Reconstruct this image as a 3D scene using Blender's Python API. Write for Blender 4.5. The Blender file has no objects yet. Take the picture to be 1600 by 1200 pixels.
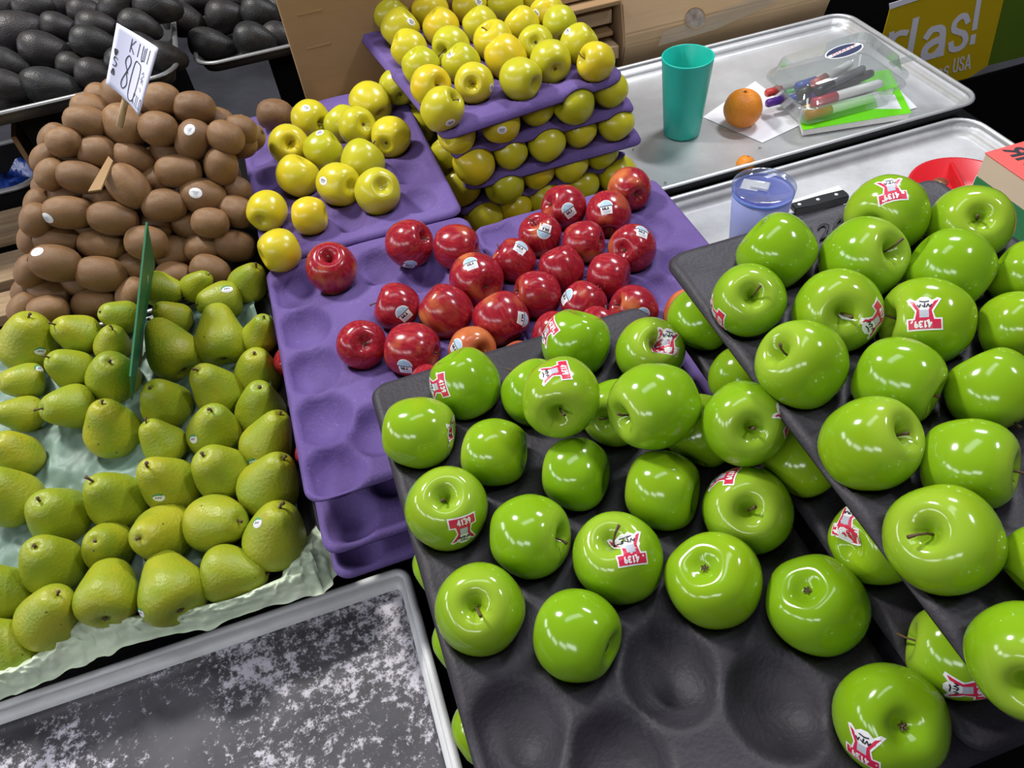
import bpy, bmesh, math, random
from mathutils import Vector, Matrix, Quaternion, noise
from mathutils.bvhtree import BVHTree

random.seed(7)
SC = bpy.context.scene
COL = SC.collection

# ------------------------------------------------------------------ camera
R = Matrix(((0.94511599, 0.29204799, -0.14650507),
            (-0.31445553, 0.69126001, -0.65059766),
            (-0.08873264, 0.66095958, 0.745157)))
CAM = Vector((0, 0, 0.88))
cd = bpy.data.cameras.new('camera')
cam = bpy.data.objects.new('camera', cd)
COL.objects.link(cam)
cam.matrix_world = Matrix.Translation(CAM) @ R.to_4x4()
cd.sensor_width = 36
cd.lens = 27.0
cd.clip_start = 0.02
SC.camera = cam

# ------------------------------------------------------------------ world + lights
w = bpy.data.worlds.new('world')
SC.world = w
w.use_nodes = True
w.node_tree.nodes['Background'].inputs[0].default_value = (0.62, 0.64, 0.72, 1)
w.node_tree.nodes['Background'].inputs[1].default_value = 0.11
SC.view_settings.view_transform = 'Standard'
SC.view_settings.look = 'None'
SC.view_settings.exposure = 0.0
SC.view_settings.gamma = 1.0
SC.view_settings.use_curve_mapping = False


def lamp(name, az, el, dist, sx, sy, power, col=(1, 1, 1), tgt=(0.15, 0.6, 0.2), roll=0.0):
    l = bpy.data.lights.new(name, 'AREA')
    l.shape = 'RECTANGLE'
    l.size, l.size_y, l.energy, l.color = sx, sy, power, col
    o = bpy.data.objects.new(name, l)
    COL.objects.link(o)
    a, e = math.radians(az), math.radians(el)
    d = Vector((math.sin(a) * math.cos(e), math.cos(a) * math.cos(e), math.sin(e)))
    o.location = Vector(tgt) + d * dist
    q = (-d).to_track_quat('-Z', 'Y')
    # track: lamp looks along -Z towards the stall
    q = d.to_track_quat('Z', 'Y')
    o.rotation_mode = 'QUATERNION'
    o.rotation_quaternion = q @ Quaternion((0, 0, 1), roll)
    return o


COOL = (0.93, 0.95, 1.0)
lamp('strip_light', 52, 46, 2.6, 0.50, 0.13, 34, COOL)
lamp('strip_light', 108, 52, 2.5, 0.26, 0.12, 13, COOL)
lamp('spot_light', -38, 50, 2.6, 0.30, 0.30, 56, (1.0, 0.98, 0.93))
for az_, el_, pw_ in ((-62, 16, 26), (-84, 20, 24), (-104, 24, 18), (-126, 32, 18), (-146, 38, 22)):
    lamp('opening_light', az_, el_, 4.6, 1.25, 0.6, pw_, COOL)
lamp('overhead_fill', -10, 80, 2.6, 1.6, 0.5, 12, COOL)  # added soft fill from overhead, not a lamp known at the stall


# ------------------------------------------------------------------ helpers
def ray(px, py):
    return R @ Vector(((px - 800) / 1200.0, -(py - 600) / 1200.0, -1.0))


def at(px, py, z):
    d = ray(px, py)
    return CAM + d * ((z - CAM.z) / d.z)


def aty(px, py, y):
    d = ray(px, py)
    return CAM + d * (y / d.y)


def atx(px, py, x):
    d = ray(px, py)
    return CAM + d * (x / d.x)


def tag(o, label=None, cat=None, group=None, kind=None):
    if label: o['label'] = label
    if cat: o['category'] = cat
    if group: o['group'] = group
    if kind: o['kind'] = kind
    return o


def link(name, me, parent=None, loc=None):
    o = bpy.data.objects.new(name, me)
    COL.objects.link(o)
    if parent is not None:
        o.parent = parent
    if loc is not None:
        o.location = loc
    return o


def empty(name, loc=(0, 0, 0)):
    o = bpy.data.objects.new(name, None)
    o.empty_display_size = 0.02
    COL.objects.link(o)
    o.location = loc
    return o


def mesh(name, verts, faces, mats, smooth=False, midx=None):
    me = bpy.data.meshes.new(name)
    me.from_pydata([tuple(v) for v in verts], [], faces)
    if not isinstance(mats, (list, tuple)):
        mats = [mats]
    for m in mats:
        me.materials.append(m)
    if midx:
        me.polygons.foreach_set('material_index', midx)
    if smooth:
        me.polygons.foreach_set('use_smooth', [True] * len(me.polygons))
    me.update()
    return me


def from_bm(name, bm, mats, smooth=False):
    me = bpy.data.meshes.new(name)
    bmesh.ops.recalc_face_normals(bm, faces=bm.faces)
    bm.to_mesh(me)
    bm.free()
    if not isinstance(mats, (list, tuple)):
        mats = [mats]
    for m in mats:
        me.materials.append(m)
    if smooth:
        me.polygons.foreach_set('use_smooth', [True] * len(me.polygons))
    return me


def box_bm(bm, x0, x1, y0, y1, z0, z1, bev=0.0, mi=0):
    r = bmesh.ops.create_cube(bm, size=1.0)
    vs = r['verts']
    for v in vs:
        v.co = Vector(((x0 + x1) / 2 + v.co.x * (x1 - x0), (y0 + y1) / 2 + v.co.y * (y1 - y0), (z0 + z1) / 2 + v.co.z * (z1 - z0)))
    fs = set(f for v in vs for f in v.link_faces)
    for f in fs:
        f.material_index = mi
    if bev > 0:
        es = set(e for v in vs for e in v.link_edges)
        bmesh.ops.bevel(bm, geom=list(es), offset=bev, segments=2, affect='EDGES', profile=0.5)


def box(name, x0, x1, y0, y1, z0, z1, m, bev=0.002, parent=None):
    bm = bmesh.new()
    box_bm(bm, x0, x1, y0, y1, z0, z1, bev)
    return link(name, from_bm(name, bm, m), parent)


def tube(pts, rads, m, name='tube', seg=10, cap=True):
    """a round tube through points with a radius at each"""
    vs, fs = [], []
    n = len(pts)
    pts = [Vector(p) for p in pts]
    prev = None
    for i in range(n):
        t = (pts[min(i + 1, n - 1)] - pts[max(i - 1, 0)]).normalized()
        a = Vector((0, 0, 1)) if abs(t.z) < 0.9 else Vector((1, 0, 0))
        if prev is not None:
            a = prev
        u = (a - t * a.dot(t)).normalized()
        prev = u
        v = t.cross(u)
        for k in range(seg):
            g = 2 * math.pi * k / seg
            vs.append(pts[i] + (u * math.cos(g) + v * math.sin(g)) * rads[i])
    for i in range(n - 1):
        for k in range(seg):
            k2 = (k + 1) % seg
            fs.append((i * seg + k, i * seg + k2, (i + 1) * seg + k2, (i + 1) * seg + k))
    if cap:
        fs.append(tuple(reversed(range(seg))))
        fs.append(tuple(range((n - 1) * seg, n * seg)))
    return mesh(name, vs, fs, m, True)


def rrect(hx, hy, rc, z, nc=6, cx=0.0, cy=0.0):
    out = []
    for sx, sy, a0 in ((1, 1, 0), (-1, 1, 90), (-1, -1, 180), (1, -1, 270)):
        for k in range(nc + 1):
            a = math.radians(a0 + 90 * k / nc)
            out.append(Vector((cx + sx * (hx - rc) + rc * math.cos(a), cy + sy * (hy - rc) + rc * math.sin(a), z)))
    return out


def loft(name, loops, m, cap0=False, cap1=False, smooth=True):
    n = len(loops[0])
    vs = [v for l in loops for v in l]
    fs = []
    for i in range(len(loops) - 1):
        for k in range(n):
            k2 = (k + 1) % n
            fs.append((i * n + k, i * n + k2, (i + 1) * n + k2, (i + 1) * n + k))
    if cap0:
        fs.append(tuple(reversed(range(n))))
    if cap1:
        fs.append(tuple(range((len(loops) - 1) * n, len(loops) * n)))
    return mesh(name, vs, fs, m, smooth)


def lathe_verts(prof, seg, lobes=0.0, wob=0.0, seed=0):
    """profile of (r, z) from the top to the bottom; poles at both ends"""
    vs, fs = [], []
    vs.append(Vector((0, 0, prof[0][1])))
    n = len(prof)
    for i in range(1, n - 1):
        r, z = prof[i]
        for k in range(seg):
            a = 2 * math.pi * k / seg
            f = 1.0
            if lobes:
                f += lobes * math.cos(5 * a + seed) * max(0.0, -z) * (1 if r > .3 else r / .3)
            p = Vector((r * f * math.cos(a), r * f * math.sin(a), z))
            if wob:
                q = noise.noise(Vector((p.x * .9 + seed * 7.3, p.y * .9, p.z * .9 + seed)))
                p = p * (1 + wob * q)
                p.z += wob * .9 * noise.noise(Vector((p.x * .8, p.y * .8 + 5 + seed * 3.1, seed))) * (.3 + .7 * r)
            vs.append(p)
    vs.append(Vector((0, 0, prof[-1][1])))
    last = len(vs) - 1
    for k in range(seg):
        fs.append((0, 1 + k, 1 + (k + 1) % seg))
    for i in range(n - 3):
        for k in range(seg):
            k2 = (k + 1) % seg
            a, b = 1 + i * seg, 1 + (i + 1) * seg
            fs.append((a + k, b + k, b + k2, a + k2))
    b = 1 + (n - 3) * seg
    for k in range(seg):
        fs.append((last, b + (k + 1) % seg, b + k))
    return vs, fs


def spline(pts, n):
    """Catmull-Rom through the profile points"""
    out = []
    P = [pts[0]] + list(pts) + [pts[-1]]
    m = len(pts) - 1
    for i in range(n + 1):
        t = i / n * m
        k = min(int(t), m - 1)
        u = t - k
        p0, p1, p2, p3 = P[k], P[k + 1], P[k + 2], P[k + 3]
        o = []
        for c in (0, 1):
            o.append(0.5 * (2 * p1[c] + (p2[c] - p0[c]) * u + (2 * p0[c] - 5 * p1[c] + 4 * p2[c] - p3[c]) * u * u + (3 * p1[c] - p0[c] - 3 * p2[c] + p3[c]) * u ** 3))
        out.append((max(0.0, o[0]), o[1]))
    out[0] = (0.0, pts[0][1])
    out[-1] = (0.0, pts[-1][1])
    return out


# ------------------------------------------------------------------ materials
def mat(name):
    m = bpy.data.materials.new(name)
    m.use_nodes = True
    nt = m.node_tree
    return m, nt, nt.nodes['Principled BSDF']


def plain(name, col, rough=0.5, metal=0.0, spec=0.5, bump=0.0, bscale=60.0, var=0.0, vscale=8.0):
    m, nt, b = mat(name)
    b.inputs['Base Color'].default_value = (*col, 1)
    b.inputs['Roughness'].default_value = rough
    b.inputs['Metallic'].default_value = metal
    b.inputs['Specular IOR Level'].default_value = spec
    if bump or var:
        tc = nt.nodes.new('ShaderNodeTexCoord')
    if var:
        n = nt.nodes.new('ShaderNodeTexNoise')
        n.inputs['Scale'].default_value = vscale
        n.inputs['Detail'].default_value = 6
        nt.links.new(tc.outputs['Object'], n.inputs['Vector'])
        r = nt.nodes.new('ShaderNodeValToRGB')
        r.color_ramp.elements[0].position = .3
        r.color_ramp.elements[1].position = .7
        r.color_ramp.elements[0].color = (*[c * (1 - var) for c in col], 1)
        r.color_ramp.elements[1].color = (*[min(1, c * (1 + var)) for c in col], 1)
        nt.links.new(n.outputs['Fac'], r.inputs['Fac'])
        nt.links.new(r.outputs['Color'], b.inputs['Base Color'])
    if bump:
        n = nt.nodes.new('ShaderNodeTexNoise')
        n.inputs['Scale'].default_value = bscale
        n.inputs['Detail'].default_value = 5
        nt.links.new(tc.outputs['Object'], n.inputs['Vector'])
        bp = nt.nodes.new('ShaderNodeBump')
        bp.inputs['Strength'].default_value = bump
        bp.inputs['Distance'].default_value = 0.02
        nt.links.new(n.outputs['Fac'], bp.inputs['Height'])
        nt.links.new(bp.outputs['Normal'], b.inputs['Normal'])
    return m


class N:
    """tiny node builder"""
    def __init__(s, name):
        s.m, s.nt, s.b = mat(name)

    def node(s, t, **kw):
        n = s.nt.nodes.new(t)
        for k, v in kw.items():
            if k.startswith('i_'):
                n.inputs[k[2:].replace('_', ' ')].default_value = v
            else:
                setattr(n, k, v)
        return n

    def link(s, a, b):
        s.nt.links.new(a, b)

    def coord(s, scale=(1, 1, 1), out='Object'):
        tc = s.node('ShaderNodeTexCoord')
        mp = s.node('ShaderNodeMapping')
        mp.inputs['Scale'].default_value = scale
        oi = s.node('ShaderNodeObjectInfo')
        ml = s.node('ShaderNodeVectorMath', operation='SCALE')
        ml.inputs[0].default_value = (13.0, 7.0, 29.0)
        s.link(oi.outputs['Random'], ml.inputs['Scale'])
        s.link(tc.outputs[out], mp.inputs['Vector'])
        ad = s.node('ShaderNodeVectorMath', operation='ADD')
        s.link(mp.outputs['Vector'], ad.inputs[0])
        s.link(ml.outputs['Vector'], ad.inputs[1])
        return ad.outputs['Vector']

    def rnd(s):
        return s.node('ShaderNodeObjectInfo').outputs['Random']

    def z(s):
        tc = s.node('ShaderNodeTexCoord')
        sp = s.node('ShaderNodeSeparateXYZ')
        s.link(tc.outputs['Object'], sp.inputs[0])
        return sp.outputs['Z']

    def noise(s, vec, scale, detail=4, rough=.5):
        n = s.node('ShaderNodeTexNoise', i_Scale=scale, i_Detail=detail, i_Roughness=rough)
        s.link(vec, n.inputs['Vector'])
        return n.outputs['Fac']

    def voro(s, vec, scale):
        n = s.node('ShaderNodeTexVoronoi', i_Scale=scale)
        s.link(vec, n.inputs['Vector'])
        return n.outputs['Distance']

    def ramp(s, fac, stops):
        r = s.node('ShaderNodeValToRGB')
        e = r.color_ramp.elements
        while len(e) < len(stops):
            e.new(0.5)
        for x, (p, c) in zip(e, stops):
            x.position = p
            x.color = (*c, 1) if len(c) == 3 else c
        s.link(fac, r.inputs['Fac'])
        return r.outputs['Color']

    def mix(s, fac, a, b, mode='MIX'):
        n = s.node('ShaderNodeMix', data_type='RGBA', blend_type=mode)
        for v, i in ((fac, 0), (a, 6), (b, 7)):
            if isinstance(v, (int, float)):
                n.inputs[i].default_value = v
            elif isinstance(v, tuple):
                n.inputs[i].default_value = (*v, 1)
            else:
                s.link(v, n.inputs[i])
        return n.outputs[2]

    def color(s, c):
        s.link(c, s.b.inputs['Base Color'])

    def rough(s, r, spec=.5):
        s.b.inputs['Roughness'].default_value = r
        s.b.inputs['Specular IOR Level'].default_value = spec

    def bump(s, h, strength, dist=0.02):
        bp = s.node('ShaderNodeBump', i_Strength=strength, i_Distance=dist)
        s.link(h, bp.inputs['Height'])
        s.link(bp.outputs['Normal'], s.b.inputs['Normal'])


K0, K1 = (0, 0, 0), (1, 1, 1)


def m_green_apple():
    s = N('green_apple_skin')
    v = s.coord()
    base = s.mix(s.rnd(), (.185, .365, .006), (.26, .40, .010))
    n = s.ramp(s.noise(v, 1.3, 3), [(.35, K0), (.7, K1)])
    c = s.mix(n, base, (.21, .39, .012))
    top = s.ramp(s.z(), [(.55, K0), (.85, (.5, .5, .5))])
    c = s.mix(top, c, (.36, .50, .05))
    dots = s.ramp(s.voro(v, 9.0), [(.03, K1), (.075, K0)])
    c = s.mix(s.mix(.45, K0, dots), c, (.45, .58, .16))
    s.color(c)
    s.rough(.13, .55)
    s.b.inputs['Subsurface Weight'].default_value = 0.0
    return s.m


def m_red_apple(b0=.64, b1=.84, nm='red_apple_skin'):
    s = N(nm)
    v = s.coord((6, 6, .8))
    v2 = s.coord()
    st = s.noise(v, 1.6, 5, .6)
    red = s.ramp(st, [(.3, (.20, .006, .018)), (.55, (.33, .014, .026)), (.78, (.46, .06, .045))])
    n2 = s.noise(v2, .75, 2)
    ad = s.node('ShaderNodeMath', operation='ADD')
    s.link(n2, ad.inputs[0])
    mu = s.node('ShaderNodeMath', operation='MULTIPLY')
    mu.inputs[1].default_value = .14
    s.link(s.rnd(), mu.inputs[0])
    s.link(mu.outputs[0], ad.inputs[1])
    blush = s.ramp(ad.outputs[0], [(b0, K0), (b1, (.8, .8, .8))])
    c = s.mix(blush, red, (.62, .20, .055))
    dots = s.ramp(s.voro(v2, 8.0), [(.03, K1), (.07, K0)])
    c = s.mix(s.mix(.5, K0, dots), c, (.62, .30, .20))
    s.color(c)
    s.rough(.20, .5)
    return s.m


def m_yellow_apple():
    s = N('yellow_apple_skin')
    v = s.coord()
    base = s.ramp(s.rnd(), [(0, (.44, .45, .015)), (.45, (.62, .52, .02)), (.8, (.70, .50, .016)), (1, (.50, .50, .02))])
    n = s.ramp(s.noise(v, 1.1, 3), [(.4, K0), (.75, K1)])
    c = s.mix(n, base, (.55, .50, .03))
    dots = s.ramp(s.voro(v, 9.0), [(.03, K1), (.07, K0)])
    c = s.mix(s.mix(.4, K0, dots), c, (.38, .30, .05))
    s.color(c)
    s.rough(.27, .5)
    return s.m


def m_pear():
    s = N('pear_skin')
    v = s.coord()
    base = s.mix(s.rnd(), (.28, .325, .012), (.40, .385, .018))
    n = s.ramp(s.noise(v, .9, 3), [(.35, K0), (.7, K1)])
    c = s.mix(n, base, (.24, .32, .018))
    rus = s.ramp(s.noise(v, 1.4, 8, .65), [(.62, K0), (.78, (.7, .7, .7))])
    c = s.mix(rus, c, (.30, .20, .035))
    dots = s.ramp(s.voro(v, 12.0), [(.04, K1), (.09, K0)])
    c = s.mix(s.mix(.35, K0, dots), c, (.16, .17, .02))
    spots = s.ramp(s.voro(v, 1.5), [(.035, K1), (.07, K0)])
    c = s.mix(spots, c, (.06, .045, .02))
    s.color(c)
    s.rough(.40, .45)
    s.bump(s.noise(v, 9, 4), .12, .1)
    return s.m


def m_kiwi():
    s = N('kiwi_skin')
    v = s.coord()
    base = s.mix(s.rnd(), (.150, .070, .022), (.29, .15, .055))
    n = s.ramp(s.noise(v, 2.0, 5), [(.3, K0), (.7, K1)])
    c = s.mix(n, base, (.20, .100, .036))
    fz = s.ramp(s.noise(v, 28, 3), [(.35, (.75, .75, .75)), (.65, (1.2, 1.2, 1.2))])
    c = s.mix(1.0, c, fz, 'MULTIPLY')
    s.color(c)
    s.rough(.44, .5)
    s.b.inputs['Sheen Weight'].default_value = .12
    s.b.inputs['Sheen Tint'].default_value = (.9, .7, .55, 1)
    s.bump(s.noise(v, 40, 2), .22, .03)
    return s.m


def m_avocado():
    s = N('avocado_skin')
    v = s.coord()
    base = s.mix(s.rnd(), (.013, .014, .016), (.026, .021, .023))
    n = s.ramp(s.noise(v, 3.0, 6), [(.4, K0), (.75, K1)])
    c = s.mix(n, base, (.035, .032, .028))
    s.color(c)
    s.rough(.46, .4)
    s.bump(s.voro(v, 14), .10, .03)
    return s.m


def m_pulp(name, a, b, rough=.75, spec=.3):
    s = N(name)
    v = s.coord()
    n = s.ramp(s.noise(v, 9, 6, .6), [(.3, K0), (.7, K1)])
    c = s.mix(n, a, b)
    fl = s.ramp(s.noise(v, 260, 2), [(.66, K0), (.74, (.45, .45, .45))])
    c = s.mix(fl, c, tuple(min(1, x * 1.7) for x in b))
    s.color(c)
    s.rough(rough, spec)
    s.bump(s.noise(v, 240, 4), .18, .004)
    return s.m


def m_alu(name, base=.55, rough=.42, dirt=.35, metal=.55):
    s = N(name)
    v = s.coord()
    v2 = s.coord((1, 9, 1))
    n = s.ramp(s.noise(v, 6, 8, .65), [(.35, K0), (.7, K1)])
    a = (base, base * 1.005, base * 1.02)
    c = s.mix(n, a, tuple(x * (1 - dirt) for x in a))
    c = s.mix(s.ramp(s.noise(v2, 60, 3), [(.45, K0), (.7, (.3, .3, .3))]), c, (base * .8, base * .8, base * .82))
    s.color(c)
    s.rough(rough)
    s.b.inputs['Metallic'].default_value = metal
    return s.m


def m_worn():
    """the worn front sheet: dark baked-on film flaked away to pale metal"""
    s = N('worn_sheet_metal')
    v = s.coord()
    big = s.noise(v, 7.0, 4, .6)
    fine = s.noise(v, 75, 10, .82)
    mu = s.node('ShaderNodeMath', operation='MULTIPLY')
    mu.inputs[1].default_value = .55
    s.link(big, mu.inputs[0])
    ad = s.node('ShaderNodeMath', operation='ADD')
    s.link(mu.outputs[0], ad.inputs[0])
    s.link(fine, ad.inputs[1])
    sb = s.node('ShaderNodeMath', operation='MULTIPLY_ADD')
    sb.inputs[1].default_value = 13.0
    sb.inputs[2].default_value = -13.0 * .79
    s.link(ad.outputs[0], sb.inputs[0])
    cl = s.node('ShaderNodeClamp')
    s.link(sb.outputs[0], cl.inputs[0])
    film = s.ramp(s.noise(v, 11, 5), [(.3, (.032, .030, .038)), (.7, (.105, .10, .115))])
    brown = s.ramp(s.voro(v, 13), [(.05, K1), (.10, K0)])
    film = s.mix(brown, film, (.09, .06, .035))
    c = s.mix(cl.outputs[0], film, (.60, .57, .64))
    s.color(c)
    s.rough(.55)
    s.b.inputs['Metallic'].default_value = .1
    return s.m


def m_card(name, a, b):
    s = N(name)
    v = s.coord((1, 1, 1))
    v2 = s.coord((2, 2, 60))
    c = s.mix(s.ramp(s.noise(v, 5, 5), [(.3, K0), (.7, K1)]), a, b)
    c = s.mix(s.ramp(s.noise(v2, 3, 2), [(.5, K0), (.8, (.25, .25, .25))]), c, tuple(x * .8 for x in a))
    s.color(c)
    s.rough(.8, .25)
    return s.m


def m_wood():
    s = N('weathered_board_wood')
    v = s.coord((3, 40, 40))
    v2 = s.coord()
    c = s.ramp(s.noise(v, 2.0, 7, .6), [(.25, (.22, .145, .085)), (.55, (.42, .29, .17)), (.8, (.56, .41, .26))])
    c = s.mix(s.ramp(s.noise(v2, 4, 4), [(.4, K0), (.8, (.5, .5, .5))]), c, (.16, .12, .09))
    s.color(c)
    s.rough(.8, .2)
    return s.m


def m_clear(name, tint=(1, 1, 1), refl=.10, rough=.08, haze=0.0):
    m = bpy.data.materials.new(name)
    m.use_nodes = True
    nt = m.node_tree
    nt.nodes.clear()
    out = nt.nodes.new('ShaderNodeOutputMaterial')
    tr = nt.nodes.new('ShaderNodeBsdfTransparent')
    tr.inputs[0].default_value = (*tint, 1)
    gl = nt.nodes.new('ShaderNodeBsdfGlossy')
    gl.inputs['Roughness'].default_value = rough
    lw = nt.nodes.new('ShaderNodeLayerWeight')
    lw.inputs['Blend'].default_value = .25
    mp = nt.nodes.new('ShaderNodeMath')
    mp.operation = 'MULTIPLY_ADD'
    mp.inputs[1].default_value = .6
    mp.inputs[2].default_value = refl
    nt.links.new(lw.outputs['Facing'], mp.inputs[0])
    mx = nt.nodes.new('ShaderNodeMixShader')
    nt.links.new(mp.outputs[0], mx.inputs[0])
    nt.links.new(tr.outputs[0], mx.inputs[1])
    nt.links.new(gl.outputs[0], mx.inputs[2])
    last = mx
    if haze:
        df = nt.nodes.new('ShaderNodeBsdfDiffuse')
        df.inputs[0].default_value = (.8, .83, .82, 1)
        m2 = nt.nodes.new('ShaderNodeMixShader')
        m2.inputs[0].default_value = haze
        nt.links.new(last.outputs[0], m2.inputs[1])
        nt.links.new(df.outputs[0], m2.inputs[2])
        last = m2
    nt.links.new(last.outputs[0], out.inputs['Surface'])
    return m


M = dict(
    green=m_green_apple(), red=m_red_apple(), blush=m_red_apple(.25, .6, 'orange_red_apple_skin'), yellow=m_yellow_apple(), pear=m_pear(), kiwi=m_kiwi(), avo=m_avocado(),
    purple=m_pulp('purple_pulp', (.105, .062, .225), (.150, .098, .295)),
    black=m_pulp('black_pulp', (.021, .018, .025), (.036, .031, .042), .55, .4),
    alu=m_alu('aluminium', .62, .40, .28), alu_old=m_alu('old_aluminium', .52, .5, .42, .30), alu_wall=m_alu('pale_pan_wall', .86, .5, .30, .05), alu_grey=m_alu('grey_rim_metal', .26, .4, .3), worn=m_worn(),
    alu_dark=m_alu('dark_pan_metal', .12, .4, .5),
    card=m_card('brown_cardboard', (.33, .20, .095), (.38, .245, .125)),
    card_pale=m_card('pale_cardboard', (.50, .335, .185), (.56, .39, .23)),  # paler cardboard tone for the carton, flap, sheets and sticks
    tape=m_clear('packing_tape', (.95, .93, .88), .10, .25, .10),
    wood=m_wood(),
    blackp=plain('black_plastic', (.005, .005, .006), .75, spec=.12, bump=.1, bscale=40),
    floor=plain('grey_concrete', (.085, .085, .10), .8, var=.35, vscale=4, bump=.2, bscale=30),
    stem=plain('stem_brown', (.10, .055, .025), .7, bump=.2, bscale=30),
    calyx=plain('calyx_brown', (.13, .095, .045), .8, var=.5, vscale=30),
    gcalyx=plain('calyx_grey_green', (.26, .30, .12), .8),
    white=plain('sticker_white', (.80, .80, .82), .35),
    sred=plain('sticker_red', (.62, .02, .07), .35),
    spale=plain('sticker_grey', (.45, .47, .55), .4),
    sblue=plain('sticker_blue', (.38, .56, .72), .35),
    ink=plain('ink_black', (.02, .02, .03), .5),
    inkgrey=plain('ink_grey', (.16, .16, .20), .5),
    sgreen=plain('sticker_green', (.06, .30, .12), .35),
    paper=plain('white_paper', (.80, .79, .84), .6),
    signp=plain('sign_card_white', (.66, .67, .86), .6),
    teal=None,
)
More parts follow.
